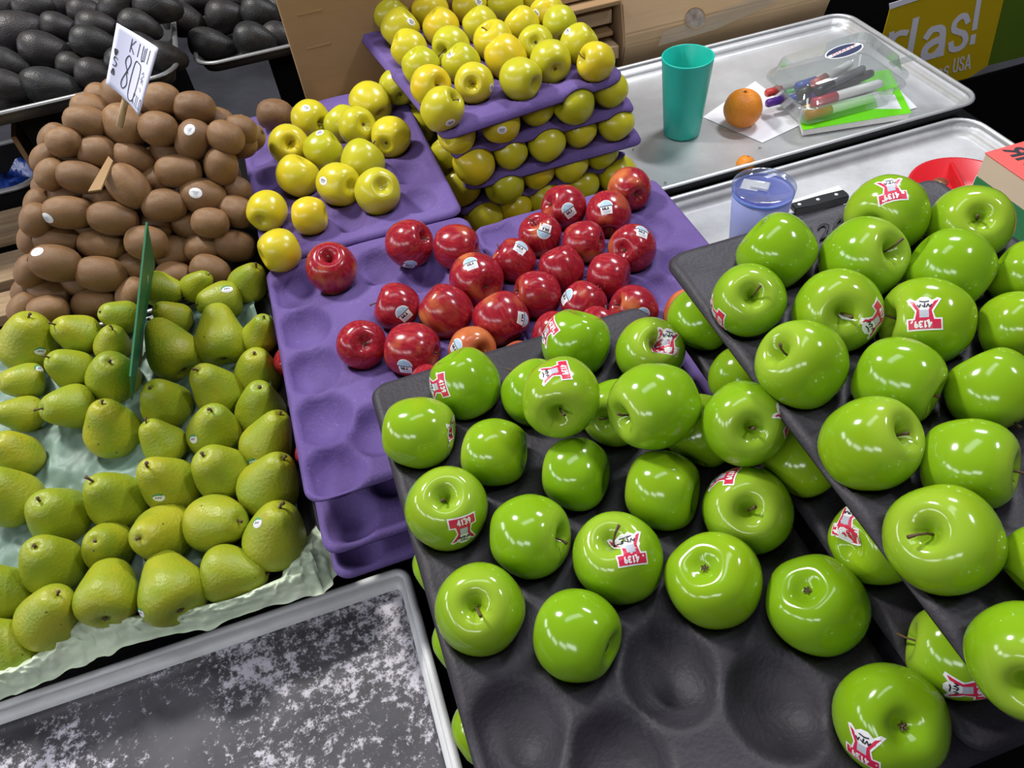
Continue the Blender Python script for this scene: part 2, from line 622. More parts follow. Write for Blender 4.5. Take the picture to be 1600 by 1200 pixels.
# fruit: x, y, z, radius, stem axis, length ratio, label
D={
'GL':[
(0.0107,0.5009,0.2770,0.0363,0.91,-0.42,-0.02,1.00,'green apple with sticker, third from front in column first from left, lower black tray'),
(0.0726,0.5459,0.2770,0.0374,0.27,-0.58,-0.77,1.00,'green apple with sticker, fourth from front in column second from left, lower black tray'),
(0.0134,0.4032,0.2770,0.0387,0.03,-0.25,0.97,1.00,'green apple with sticker, second from front in column first from left, lower black tray'),
(0.0746,0.4481,0.2769,0.0338,-0.88,0.48,0.00,1.00,'green apple side on, third from front in column second from left, lower black tray'),
(0.1390,0.3952,0.2769,0.0345,-0.82,0.57,-0.06,1.00,'green apple side on, second from front in column third from left, lower black tray'),
(0.0760,0.3475,0.2770,0.0372,0.79,-0.54,0.30,1.00,'green apple stem showing, second from front in column second from left, lower black tray'),
(0.1398,0.2996,0.2770,0.0388,-0.17,0.06,0.98,1.00,'green apple with sticker, first from front in column third from left, lower black tray'),
(0.0135,0.2979,0.2770,0.0379,-0.11,-0.34,0.94,1.00,'green apple stem showing, first from front in column first from left, lower black tray'),
(0.0818,0.2478,0.2770,0.0368,-0.66,0.73,-0.16,1.00,'green apple blossom end showing, first from front in column second from left, lower black tray'),
(0.2056,0.3484,0.2770,0.0365,-0.74,0.66,-0.11,1.00,'green apple side on, second from front in column fourth from left, lower black tray'),
(0.2648,0.3005,0.2783,0.0393,-0.34,-0.43,0.84,1.00,'green apple with sticker, third from front in column fifth from left, lower black tray'),
(0.2064,0.2518,0.2772,0.0397,0.40,-0.06,-0.92,1.00,'green apple blossom end showing, first from front in column fourth from left, lower black tray'),
(0.2720,0.2026,0.2770,0.0393,0.41,-0.18,-0.89,1.00,'green apple blossom end showing, second from front in column fifth from left, lower black tray'),
(0.2705,0.1089,0.2772,0.0392,0.20,0.42,-0.88,1.00,'green apple with sticker, first from front in column fifth from left, lower black tray'),
(0.2025,0.5559,0.2770,0.0378,-0.49,-0.37,-0.79,1.00,'green apple with sticker, fourth from front in column fourth from left, lower black tray'),
(0.2684,0.5099,0.2796,0.0368,0.01,-0.49,0.87,1.00,'green apple with sticker, fifth from front in column fifth from left, lower black tray'),
(0.1365,0.5064,0.2770,0.0353,-0.29,0.87,0.40,1.00,'green apple side on, third from front in column third from left, lower black tray'),
(0.2030,0.4490,0.2769,0.0347,-0.59,-0.59,0.55,1.00,'green apple stem showing, third from front in column fourth from left, lower black tray'),
(0.2723,0.3959,0.2773,0.0361,0.63,0.63,0.45,1.00,'green apple side on, fourth from front in column fifth from left, lower black tray'),
(0.3309,0.5191,0.2948,0.0349,0.59,0.58,0.56,1.00,'green apple side on, fifth from front in column sixth from left, lower black tray'),
(0.3284,0.4261,0.2975,0.0335,0.62,0.60,0.51,1.00,'green apple side on, fourth from front in column sixth from left, lower black tray'),
(0.3280,0.3200,0.2953,0.0334,0.80,0.42,0.43,1.00,'green apple side on, third from front in column sixth from left, lower black tray'),
(0.3382,0.2273,0.2979,0.0358,0.92,0.06,-0.39,1.00,'green apple with sticker, second from front in column sixth from left, lower black tray'),
(0.3350,0.1297,0.2976,0.0345,-0.79,0.62,-0.05,1.00,'green apple with sticker, first from front in column sixth from left, lower black tray'),
],
'G2':[
(0.1437,0.4417,0.3348,0.0375,-0.37,-0.87,0.34,1.00,'green apple with red sticker balanced on top of others, left of three'),
(0.2181,0.3989,0.3357,0.0395,-0.97,-0.17,0.15,1.00,'stickerless green apple balanced on top of others, middle of three'),
(0.2819,0.3507,0.3350,0.0377,-0.26,-0.69,0.68,1.00,'green apple with long stem balanced on top of others, right of three'),
],
'GU':[
(0.3912,0.4947,0.3850,0.0368,0.53,-0.65,-0.55,1.00,'green apple side on, fifth from front in column second from left, upper black tray'),
(0.3311,0.4442,0.3849,0.0336,-0.28,-0.56,0.78,1.00,'green apple with sticker, fifth from front in column first from left, upper black tray'),
(0.5177,0.4995,0.3851,0.0398,-0.90,-0.41,0.16,1.00,'green apple with sticker, third from front in column fourth from left, upper black tray'),
(0.4565,0.4520,0.3853,0.0389,0.24,-0.66,0.71,1.00,'green apple stem showing, third from front in column third from left, upper black tray'),
(0.3944,0.4010,0.3854,0.0381,-0.40,-0.70,0.60,1.00,'green apple with sticker, fourth from front in column second from left, upper black tray'),
(0.3315,0.3575,0.3853,0.0368,-0.72,0.18,0.67,1.00,'green apple stem showing, fourth from front in column first from left, upper black tray'),
(0.4551,0.3597,0.3844,0.0391,-0.92,0.36,0.13,1.00,'green apple with sticker, second from front in column third from left, upper black tray'),
(0.5144,0.4064,0.3856,0.0390,0.59,-0.74,-0.33,1.00,'green apple side on, second from front in column fourth from left, upper black tray'),
(0.5780,0.4552,0.3848,0.0381,-0.33,-0.55,0.77,1.00,'green apple stem showing, second from front in column fifth from left, upper black tray'),
(0.3912,0.3111,0.3850,0.0361,0.44,-0.89,0.10,1.00,'green apple stem showing, third from front in column second from left, upper black tray'),
(0.3335,0.2656,0.3849,0.0359,0.39,-0.44,0.81,1.00,'green apple stem showing, third from front in column first from left, upper black tray'),
(0.3879,0.2234,0.3849,0.0345,0.55,-0.74,0.38,1.00,'green apple stem showing, second from front in column second from left, upper black tray'),
(0.3296,0.1779,0.3851,0.0382,-0.67,0.02,0.74,1.00,'green apple stem showing, second from front in column first from left, upper black tray'),
(0.4504,0.2742,0.3849,0.0342,0.04,-0.94,-0.33,1.00,'green apple stem showing, first from front in column third from left, upper black tray'),
(0.5158,0.3251,0.3848,0.0306,-0.60,0.55,-0.58,1.00,'green apple side on, first from front in column fourth from left, upper black tray'),
(0.5722,0.3739,0.3836,0.0314,0.61,-0.76,-0.21,1.00,'green apple side on, first from front in column fifth from left, upper black tray'),
(0.3786,0.1399,0.3843,0.0262,0.88,0.12,0.45,1.00,'green apple side on, first from front in column second from left, upper black tray'),
(0.3214,0.0903,0.3849,0.0348,-0.70,-0.51,0.50,1.00,'green apple stem showing, first from front in column first from left, upper black tray'),
],
'RD':[
(-0.0335,0.8716,0.2220,0.0351,0.08,-0.32,0.94,1.00,'red apple stem showing, second from front in column first from left, purple trays'),
(0.0792,0.8793,0.2220,0.0331,0.78,-0.42,0.47,1.00,'red apple with sticker, third from front in column third from left, purple trays'),
(0.1383,0.8427,0.2219,0.0318,0.85,-0.52,-0.05,1.00,'red apple stem showing, fourth from front in column fourth from left, purple trays'),
(0.1435,0.7655,0.2228,0.0353,-0.27,0.95,-0.19,1.00,'red apple with sticker, third from front in column fourth from left, purple trays'),
(0.0336,0.7582,0.2218,0.0309,-0.82,0.32,0.46,1.00,'red apple with sticker, third from front in column second from left, purple trays'),
(0.0905,0.7237,0.2220,0.0333,0.60,-0.42,-0.68,1.00,'red apple side on, second from front in column third from left, purple trays'),
(0.1510,0.6820,0.2233,0.0350,-0.20,0.83,0.52,1.00,'red apple with sticker, second from front in column fourth from left, purple trays'),
(-0.0223,0.7097,0.2218,0.0308,-0.18,0.72,-0.67,1.00,'red apple blossom end showing, first from front in column first from left, purple trays'),
(0.0351,0.6752,0.2220,0.0335,0.85,-0.51,-0.09,1.00,'red apple with sticker, second from front in column second from left, purple trays'),
(0.1021,0.6453,0.2225,0.0289,0.36,-0.79,0.49,1.00,'orange-red apple with sticker, first from front in column third from left, purple trays'),
(0.2022,0.7838,0.2209,0.0292,-0.70,0.43,0.56,1.00,'red apple with sticker, third from front in column fifth from left, purple trays'),
(0.2525,0.8208,0.2218,0.0301,-0.26,0.04,0.96,1.00,'red apple with sticker, fourth from front in column sixth from left, purple trays'),
(0.3048,0.8659,0.2219,0.0320,0.86,0.01,-0.51,1.00,'red apple with sticker, fourth from front in column seventh from left, purple trays'),
(0.3557,0.8234,0.2219,0.0323,-0.36,-0.85,-0.37,1.00,'red apple with sticker, third from front in column eighth from left, purple trays'),
(0.4067,0.8653,0.2219,0.0315,-0.05,0.98,-0.19,1.00,'red apple blossom end showing, first from front in column ninth from left, purple trays'),
(0.3011,0.7813,0.2217,0.0291,0.81,-0.56,0.15,1.00,'red apple stem showing, third from front in column seventh from left, purple trays'),
(0.3547,0.7413,0.2219,0.0320,0.74,0.48,-0.48,1.00,'red apple with sticker, second from front in column eighth from left, purple trays'),
(0.2535,0.7424,0.2197,0.0304,0.19,-0.53,-0.83,1.00,'red apple side on, third from front in column sixth from left, purple trays'),
(0.2071,0.7080,0.2215,0.0307,-0.93,0.17,0.33,1.00,'red apple stem showing, second from front in column fifth from left, purple trays'),
(0.3037,0.7018,0.2218,0.0306,-0.77,0.63,0.02,1.00,'red apple blossom end showing, second from front in column seventh from left, purple trays'),
(0.2567,0.6696,0.2194,0.0286,0.76,0.46,0.47,1.00,'red apple with sticker, second from front in column sixth from left, purple trays'),
(0.3074,0.6323,0.2215,0.0304,-0.82,0.18,0.55,1.00,'red apple with sticker, first from front in column seventh from left, purple trays'),
(0.2025,0.6316,0.2215,0.0272,0.76,0.49,0.42,1.00,'red apple side on, first from front in column fifth from left, purple trays'),
(0.1487,0.6017,0.2214,0.0264,0.76,0.53,0.38,1.00,'orange-red apple side on, first from front in column fourth from left, purple trays'),
(0.0399,0.6086,0.2214,0.0260,0.75,0.59,0.31,1.00,'red apple side on, first from front in column second from left, purple trays'),
(0.2543,0.6172,0.2241,0.0271,0.76,0.47,0.45,1.00,'red apple side on, first from front in column sixth from left, purple trays'),
(0.3634,0.5998,0.2217,0.0288,0.75,0.42,0.51,1.00,'orange-red apple side on, first from front in column eighth from left, purple trays'),
],
'RU':[
(-0.1219,0.7917,0.1513,0.0225,0.72,0.64,0.28,1.00,'red apple peeking out under purple tray beside dark green pears'),
(-0.1140,0.6288,0.1487,0.0234,0.71,0.68,0.21,1.00,'red apple peeking out under purple tray further down the left edge'),
],
'YL':[
(-0.0006,1.2850,0.2260,0.0331,0.56,-0.83,-0.02,1.00,'loose stickered yellow apple on far purple tray, row fifth from front, first from left'),
(-0.0477,1.2142,0.2280,0.0333,0.14,-0.84,0.53,1.00,'loose yellow apple on far purple tray, row fourth from front, first from left'),
(-0.0461,1.1147,0.2280,0.0341,-0.66,-0.21,-0.72,1.00,'loose yellow apple on far purple tray, row third from front, first from left'),
(0.0044,1.1689,0.2279,0.0322,-0.87,-0.04,-0.49,1.00,'loose stickered yellow apple on far purple tray, row fourth from front, second from left'),
(0.0696,1.2008,0.2384,0.0317,-0.38,0.80,-0.46,1.00,'loose yellow apple on far purple tray, row fourth from front, fourth from left'),
(0.0490,1.2502,0.2197,0.0317,-0.45,0.60,0.67,1.00,'loose yellow apple on far purple tray, row fourth from front, third from left'),
(0.1048,1.2784,0.2325,0.0355,-0.32,0.89,0.31,1.00,'loose yellow apple on far purple tray, row fifth from front, second from left'),
(0.1143,1.1595,0.2283,0.0325,0.50,0.86,-0.12,1.00,'loose yellow apple on far purple tray, row fourth from front, fifth from left'),
(0.0576,1.1071,0.2280,0.0344,0.73,0.48,0.49,1.00,'loose yellow apple on far purple tray, row third from front, third from left'),
(0.0106,1.0623,0.2279,0.0329,-0.57,0.80,-0.20,1.00,'loose stickered yellow apple on far purple tray, row third from front, second from left'),
(0.0629,1.0164,0.2281,0.0347,-0.21,0.71,-0.67,1.00,'loose yellow apple on far purple tray, row second from front, third from left'),
(-0.1015,1.0420,0.2277,0.0297,0.41,0.91,-0.01,1.00,'loose yellow apple on far purple tray, row second from front, first from left'),
(-0.0434,1.0009,0.2274,0.0283,-0.96,0.25,0.08,1.00,'loose yellow apple on far purple tray, row second from front, second from left'),
(-0.0959,0.9352,0.2277,0.0306,0.95,0.29,-0.08,1.00,'loose yellow apple on far purple tray, row first from front, first from left'),
],
'Y1':[
(0.1936,1.0816,0.2966,0.0321,0.69,-0.38,0.62,1.00,'yellow apple stem showing, first from front in column first from left, top stack tray'),
(0.2603,1.1372,0.2950,0.0314,-0.35,-0.84,0.42,1.00,'yellow apple stem showing, first from front in column second from left, top stack tray'),
(0.3292,1.1136,0.2955,0.0322,-0.56,0.83,0.04,1.00,'yellow apple blossom end showing, first from front in column third from left, top stack tray'),
(0.3922,1.1467,0.2950,0.0336,0.03,1.00,0.06,1.00,'yellow apple blossom end showing, first from front in column fourth from left, top stack tray'),
(0.4556,1.1094,0.2950,0.0306,-0.92,0.00,0.40,1.00,'yellow apple stem showing, first from front in column fifth from left, top stack tray'),
(0.1952,1.1628,0.2950,0.0326,0.38,-0.84,0.39,1.00,'yellow apple stem showing, second from front in column first from left, top stack tray'),
(0.2607,1.2092,0.2950,0.0315,0.47,-0.28,-0.84,1.00,'yellow apple side on, second from front in column second from left, top stack tray'),
(0.3316,1.1951,0.2951,0.0342,0.49,-0.31,-0.81,1.00,'yellow apple side on, second from front in column third from left, top stack tray'),
(0.3924,1.2184,0.2950,0.0300,0.26,0.82,-0.50,1.00,'yellow apple blossom end showing, second from front in column fourth from left, top stack tray'),
(0.4554,1.1803,0.2950,0.0318,-0.74,0.20,-0.65,1.00,'yellow apple side on, second from front in column fifth from left, top stack tray'),
(0.1975,1.2364,0.2950,0.0317,0.45,-0.25,-0.86,1.00,'yellow apple side on, third from front in column first from left, top stack tray'),
(0.2608,1.2818,0.2950,0.0327,-0.70,-0.70,0.14,1.00,'yellow apple stem showing, third from front in column second from left, top stack tray'),
(0.3323,1.2606,0.2950,0.0337,-0.41,0.04,0.91,1.00,'yellow apple stem showing, third from front in column third from left, top stack tray'),
(0.3945,1.2975,0.2950,0.0312,0.51,-0.29,-0.81,1.00,'yellow apple side on, third from front in column fourth from left, top stack tray'),
(0.4540,1.2660,0.2950,0.0298,-0.02,-0.84,-0.54,1.00,'yellow apple stem showing, third from front in column fifth from left, top stack tray'),
(0.1932,1.3063,0.2950,0.0318,0.78,-0.16,-0.60,1.00,'yellow apple side on, fourth from front in column first from left, top stack tray'),
(0.2654,1.3632,0.2950,0.0329,0.47,-0.24,-0.85,1.00,'yellow apple side on, fourth from front in column second from left, top stack tray'),
(0.3299,1.3319,0.2950,0.0315,0.49,-0.26,-0.83,1.00,'yellow apple side on, fourth from front in column third from left, top stack tray'),
(0.4524,1.3258,0.2950,0.0296,0.52,-0.30,-0.80,1.00,'yellow apple side on, fourth from front in column fifth from left, top stack tray'),
(0.1972,1.3937,0.2950,0.0343,-0.78,0.07,-0.62,1.00,'yellow apple side on, fifth from front in column first from left, top stack tray'),
(0.2654,1.4420,0.2950,0.0341,0.46,-0.22,-0.86,1.00,'yellow apple side on, fifth from front in column second from left, top stack tray'),
(0.3354,1.4195,0.2950,0.0329,0.13,-0.21,-0.97,1.00,'yellow apple side on, fifth from front in column third from left, top stack tray'),
(0.3972,1.3940,0.2953,0.0327,0.51,-0.26,-0.82,1.00,'yellow apple side on, fourth from front in column fourth from left, top stack tray'),
(0.1966,1.4667,0.2950,0.0355,-0.78,0.07,-0.62,1.00,'yellow apple side on, sixth from front in column first from left, top stack tray'),
(0.4585,1.3989,0.2946,0.0318,0.08,-0.89,-0.46,1.00,'yellow apple stem showing, fifth from front in column fifth from left, top stack tray'),
(0.1676,1.5223,0.2950,0.0278,-0.55,-0.82,0.13,1.00,'yellow apple stem showing, seventh from front in column first from left, top stack tray'),
(0.2668,1.5328,0.2950,0.0331,0.46,-0.19,-0.87,1.00,'yellow apple side on, sixth from front in column second from left, top stack tray'),
(0.3327,1.5066,0.2950,0.0330,-0.10,-0.90,-0.43,1.00,'yellow apple stem showing, sixth from front in column third from left, top stack tray'),
(0.4026,1.4915,0.2950,0.0330,0.50,-0.24,-0.83,1.00,'yellow apple side on, fifth from front in column fourth from left, top stack tray'),
],
'Y2':[
(0.2101,1.0935,0.2414,0.0305,0.67,0.67,-0.32,1.00,'yellow apple in second layer of the tray stack, front face, first from left'),
(0.2842,1.0937,0.2432,0.0327,0.92,0.19,-0.34,1.00,'yellow apple in second layer of the tray stack, front face, second from left'),
(0.3526,1.1135,0.2416,0.0292,0.49,-0.37,-0.79,1.00,'yellow apple in second layer of the tray stack, front face, third from left'),
(0.4099,1.0950,0.2429,0.0333,0.93,0.20,-0.31,1.00,'yellow apple in second layer of the tray stack, front face, fourth from left'),
(0.4805,1.1107,0.2425,0.0296,0.52,-0.41,-0.75,1.00,'yellow apple in second layer of the tray stack, front face, fifth from left'),
],
'Y3':[
(0.1996,1.1402,0.1870,0.0268,0.44,-0.34,-0.83,1.00,'yellow apple in third layer of the tray stack, front face, first from left'),
(0.2316,1.0866,0.1856,0.0336,0.45,-0.37,-0.81,1.00,'yellow apple in third layer of the tray stack, front face, second from left'),
(0.2961,1.0936,0.1866,0.0286,0.47,-0.39,-0.79,1.00,'yellow apple in third layer of the tray stack, front face, third from left'),
(0.3594,1.0915,0.1876,0.0320,0.49,-0.41,-0.77,1.00,'yellow apple in third layer of the tray stack, front face, fourth from left'),
(0.4232,1.1058,0.1860,0.0292,0.50,-0.42,-0.76,1.00,'yellow apple in third layer of the tray stack, front face, fifth from left'),
(0.4870,1.0991,0.1864,0.0310,0.51,-0.44,-0.74,1.00,'yellow apple in third layer of the tray stack, front face, sixth from left'),
],
'Y4':[
(0.2076,1.1172,0.1320,0.0340,0.44,-0.38,-0.81,1.00,'yellow apple in fourth layer of the tray stack, front face, first from left'),
(0.2780,1.0867,0.1327,0.0326,0.94,0.32,-0.12,1.00,'yellow apple in fourth layer of the tray stack, front face, second from left'),
(0.3415,1.1025,0.1327,0.0298,0.47,-0.42,-0.77,1.00,'yellow apple in fourth layer of the tray stack, front face, third from left'),
(0.4008,1.0953,0.1320,0.0316,0.49,-0.44,-0.75,1.00,'yellow apple in fourth layer of the tray stack, front face, fourth from left'),
(0.4624,1.1089,0.1324,0.0303,0.50,-0.45,-0.74,1.00,'yellow apple in fourth layer of the tray stack, front face, fifth from left'),
],
'Y5':[
(0.2346,1.0876,0.0788,0.0335,0.45,-0.42,-0.79,1.00,'yellow apple in fifth layer of the tray stack, front face, first from left'),
(0.2945,1.0951,0.0763,0.0305,0.46,-0.44,-0.77,1.00,'yellow apple in fifth layer of the tray stack, front face, second from left'),
(0.3533,1.1002,0.0747,0.0331,0.47,-0.45,-0.76,1.00,'yellow apple in fifth layer of the tray stack, front face, third from left'),
(0.4263,1.1055,0.0780,0.0310,0.48,-0.47,-0.74,1.00,'yellow apple in fifth layer of the tray stack, front face, fourth from left'),
(0.4947,1.1082,0.0776,0.0359,0.50,-0.48,-0.72,1.00,'yellow apple in fifth layer of the tray stack, front face, fifth from left'),
],
'YW':[
(0.1588,1.3028,0.2369,0.0309,-0.04,0.96,0.26,1.00,'yellow apple on left flank of tray stack, first from the back'),
(0.1738,1.3262,0.1824,0.0323,0.43,-0.28,-0.86,1.00,'yellow apple on left flank of tray stack, second from the back'),
(0.1760,1.2671,0.1734,0.0315,0.04,1.00,0.06,1.00,'yellow apple on left flank of tray stack, third from the back'),
(0.1878,1.2877,0.1192,0.0328,0.01,0.98,-0.18,1.00,'yellow apple on left flank of tray stack, fourth from the back'),
(0.1969,1.2281,0.1076,0.0336,0.45,0.89,0.06,1.00,'yellow apple on left flank of tray stack, fifth from the back'),
],
'PE':[
(-0.4581,0.9445,0.1882,0.0372,0.47,-0.01,0.88,1.00,'green pear with sticker in paper-lined pan, row ninth from front, first from left'),
(-0.3963,0.9329,0.1871,0.0275,-0.45,-0.18,0.87,1.00,'green pear in paper-lined pan, row ninth from front, second from left'),
(-0.4075,0.8788,0.1737,0.0268,-0.37,-0.09,0.92,1.00,'green pear in paper-lined pan, row eighth from front, second from left'),
(-0.4707,0.8802,0.1726,0.0245,-0.73,-0.34,0.60,1.00,'green pear with sticker in paper-lined pan, row eighth from front, first from left'),
(-0.4122,0.8171,0.1619,0.0285,-0.66,-0.39,0.64,1.00,'green pear in paper-lined pan, row seventh from front, second from left'),
(-0.4758,0.8318,0.1619,0.0235,-0.68,-0.22,0.70,1.00,'green pear in paper-lined pan, row seventh from front, first from left'),
(-0.3374,0.9459,0.1848,0.0226,-0.65,-0.19,0.74,1.00,'green pear in paper-lined pan, row ninth from front, third from left'),
(-0.3488,0.9023,0.1772,0.0238,0.42,-0.08,0.90,1.00,'green pear in paper-lined pan, row eighth from front, third from left'),
(-0.3510,0.8460,0.1697,0.0334,0.31,-0.34,0.89,1.00,'green pear in paper-lined pan, row seventh from front, third from left'),
(-0.3587,0.7691,0.1544,0.0338,0.18,0.04,0.98,1.00,'green pear in paper-lined pan, row sixth from front, second from left'),
(-0.2710,0.9693,0.1908,0.0239,0.89,-0.41,-0.18,1.00,'green pear in paper-lined pan, row ninth from front, fourth from left'),
(-0.2238,0.9635,0.1880,0.0213,0.77,-0.16,0.62,1.00,'green pear in paper-lined pan, row ninth from front, fifth from left'),
(-0.1994,0.9227,0.1820,0.0264,-0.91,-0.25,0.33,1.00,'green pear with sticker in paper-lined pan, row eighth from front, fifth from left'),
(-0.2679,0.9201,0.1795,0.0234,-0.39,-0.19,0.90,1.00,'green pear in paper-lined pan, row eighth from front, fourth from left'),
(-0.2730,0.8634,0.1738,0.0349,-0.29,0.81,0.50,1.00,'green pear in paper-lined pan, row seventh from front, fourth from left'),
(-0.2053,0.8643,0.1711,0.0345,0.10,0.90,0.43,1.00,'green pear in paper-lined pan, row seventh from front, fifth from left'),
(-0.1517,0.9434,0.1868,0.0268,0.56,-0.26,0.78,1.00,'green pear in paper-lined pan, row ninth from front, sixth from left'),
(-0.1521,0.8459,0.1693,0.0242,0.49,-0.09,0.87,1.00,'green pear in paper-lined pan, row seventh from front, sixth from left'),
(-0.2258,0.7822,0.1545,0.0313,-0.16,-0.00,0.99,1.00,'green pear in paper-lined pan, row sixth from front, fourth from left'),
(-0.1694,0.7997,0.1460,0.0295,0.21,-0.10,0.97,1.00,'green pear in paper-lined pan, row sixth from front, fifth from left'),
(-0.2914,0.7824,0.1553,0.0319,-0.02,-0.18,0.98,1.00,'green pear in paper-lined pan, row sixth from front, third from left'),
(-0.2996,0.7266,0.1437,0.0269,-0.19,0.22,0.96,1.00,'green pear in paper-lined pan, row fifth from front, second from left'),
(-0.2332,0.7208,0.1444,0.0328,0.29,-0.17,0.94,1.00,'green pear with sticker in paper-lined pan, row fifth from front, third from left'),
(-0.1731,0.7407,0.1377,0.0328,0.26,-0.06,0.96,1.00,'green pear in paper-lined pan, row fifth from front, fourth from left'),
(-0.1678,0.6808,0.1388,0.0315,0.63,0.14,0.76,1.00,'green pear with sticker in paper-lined pan, row fourth from front, fifth from left'),
(-0.2993,0.6660,0.1350,0.0338,-0.13,-0.12,0.98,1.00,'green pear with sticker in paper-lined pan, row fourth from front, third from left'),
(-0.2334,0.6564,0.1346,0.0340,-0.17,-0.04,0.98,1.00,'green pear in paper-lined pan, row fourth from front, fourth from left'),
(-0.1733,0.6185,0.1314,0.0358,0.58,-0.03,0.82,1.00,'green pear in paper-lined pan, row third from front, sixth from left'),
(-0.4331,0.6728,0.1293,0.0350,0.01,-0.15,0.99,1.00,'green pear in paper-lined pan, row fourth from front, first from left'),
(-0.3658,0.6697,0.1321,0.0344,-0.09,-0.06,0.99,1.00,'green pear in paper-lined pan, row fourth from front, second from left'),
(-0.3775,0.6107,0.1182,0.0296,0.11,-0.39,0.91,1.00,'green pear in paper-lined pan, row third from front, third from left'),
(-0.3150,0.6018,0.1194,0.0350,-0.16,-0.58,0.80,1.00,'green pear in paper-lined pan, row third from front, fourth from left'),
(-0.2438,0.5921,0.1188,0.0336,0.73,-0.51,0.46,1.00,'green pear in paper-lined pan, row third from front, fifth from left'),
(-0.1796,0.5517,0.1198,0.0352,0.41,0.15,0.90,1.00,'green pear with sticker in paper-lined pan, row second from front, third from left'),
(-0.4383,0.6073,0.1254,0.0327,0.12,-0.07,0.99,1.00,'green pear in paper-lined pan, row third from front, second from left'),
(-0.4377,0.5437,0.1155,0.0329,0.63,0.05,0.78,1.00,'green pear in paper-lined pan, row second from front, first from left'),
(-0.3735,0.5498,0.1153,0.0335,0.09,1.00,0.01,1.00,'green pear in paper-lined pan, row second from front, second from left'),
(-0.3071,0.5332,0.1124,0.0364,-0.25,0.96,0.12,1.00,'green pear with sticker in paper-lined pan, row first from front, second from left'),
(-0.2368,0.5276,0.1022,0.0318,0.94,-0.35,-0.08,1.00,'green pear in paper-lined pan, row first from front, third from left'),
(-0.4868,0.7132,0.1447,0.0337,-0.15,0.07,0.99,1.00,'green pear in paper-lined pan, row fifth from front, first from left'),
(-0.4806,0.7733,0.1513,0.0285,-0.15,0.04,0.99,1.00,'green pear in paper-lined pan, row sixth from front, first from left'),
(-0.4992,0.5989,0.1165,0.0310,-0.16,0.15,0.98,1.00,'green pear in paper-lined pan, row third from front, first from left'),
(-0.4964,0.5342,0.0977,0.0322,-0.33,0.26,0.91,1.00,'green pear in paper-lined pan, row first from front, first from left'),
],
'KI':[
(-0.2628,1.1838,0.3373,0.0284,0.60,-0.71,-0.37,1.15,'brown kiwi in heap, row ninth from front, fifth from left'),
(-0.2158,1.1548,0.3338,0.0244,0.77,-0.63,0.02,1.15,'brown kiwi in heap, row ninth from front, sixth from left'),
(-0.1741,1.1402,0.3123,0.0247,0.65,0.13,0.75,1.19,'brown kiwi with sticker in heap, row eighth from front, fourth from left'),
(-0.1993,1.1919,0.3585,0.0227,0.87,-0.47,-0.14,1.15,'brown kiwi in heap, row tenth from front, fourth from left'),
(-0.1593,1.1748,0.3418,0.0238,0.96,-0.09,-0.25,1.24,'brown kiwi in heap, row ninth from front, eighth from left'),
(-0.1401,1.1890,0.3054,0.0236,0.92,-0.33,-0.20,1.17,'brown kiwi in heap, row eighth from front, fifth from left'),
(-0.1277,1.1271,0.3108,0.0228,0.76,-0.48,-0.44,1.17,'brown kiwi in heap, row seventh from front, fifth from left'),
(-0.3076,1.2305,0.3504,0.0220,0.85,-0.31,-0.43,1.26,'brown kiwi in heap, row eleventh from front, first from left'),
(-0.3119,1.1899,0.3520,0.0224,0.92,-0.05,-0.40,1.33,'brown kiwi in heap, row tenth from front, second from left'),
(-0.3103,1.1621,0.3181,0.0235,0.98,-0.15,-0.15,1.16,'brown kiwi in heap, row ninth from front, fourth from left'),
(-0.3466,1.1679,0.3402,0.0213,0.98,-0.13,-0.17,1.15,'brown kiwi in heap, row ninth from front, second from left'),
(-0.3525,1.1741,0.3040,0.0209,0.93,-0.13,-0.35,1.27,'brown kiwi in heap, row ninth from front, third from left'),
(-0.3410,1.1301,0.3028,0.0223,0.88,-0.09,-0.46,1.42,'brown kiwi in heap, row eighth from front, second from left'),
(-0.2675,1.1528,0.2992,0.0229,0.75,-0.25,-0.61,1.29,'brown kiwi in heap, row eighth from front, third from left'),
(-0.2811,1.1075,0.2835,0.0262,0.43,-0.52,-0.74,1.29,'brown kiwi in heap, row sixth from front, fourth from left'),
(-0.2086,1.1168,0.2822,0.0238,0.96,-0.07,-0.26,1.36,'brown kiwi in heap, row sixth from front, sixth from left'),
(-0.1483,1.1135,0.2753,0.0240,0.34,-0.14,0.93,1.15,'brown kiwi in heap, row sixth from front, eighth from left'),
(-0.1878,1.0929,0.2469,0.0260,0.91,-0.18,-0.38,1.26,'brown kiwi with sticker in heap, row fifth from front, seventh from left'),
(-0.2427,1.0863,0.2519,0.0237,0.98,-0.01,-0.20,1.32,'brown kiwi in heap, row fifth from front, sixth from left'),
(-0.1474,1.0687,0.2220,0.0233,0.77,-0.61,-0.20,1.21,'brown kiwi in heap, row third from front, fifth from left'),
(-0.3164,1.0815,0.2549,0.0234,0.91,-0.08,-0.40,1.44,'brown kiwi in heap, row fifth from front, fourth from left'),
(-0.3706,1.0952,0.2735,0.0231,0.94,0.02,-0.33,1.44,'brown kiwi with sticker in heap, row sixth from front, second from left'),
(-0.3679,1.2048,0.3308,0.0209,0.81,0.16,0.56,1.15,'brown kiwi in heap, row tenth from front, first from left'),
(-0.3842,1.1768,0.3178,0.0207,0.81,0.18,0.55,1.15,'brown kiwi in heap, row ninth from front, first from left'),
(-0.3784,1.1405,0.3120,0.0203,0.81,0.19,0.55,1.15,'brown kiwi in heap, row eighth from front, first from left'),
(-0.3982,1.1685,0.2807,0.0211,0.99,0.05,0.12,1.18,'brown kiwi in heap, row seventh from front, second from left'),
(-0.3742,1.1370,0.2742,0.0208,0.98,-0.03,-0.21,1.27,'brown kiwi in heap, row seventh from front, third from left'),
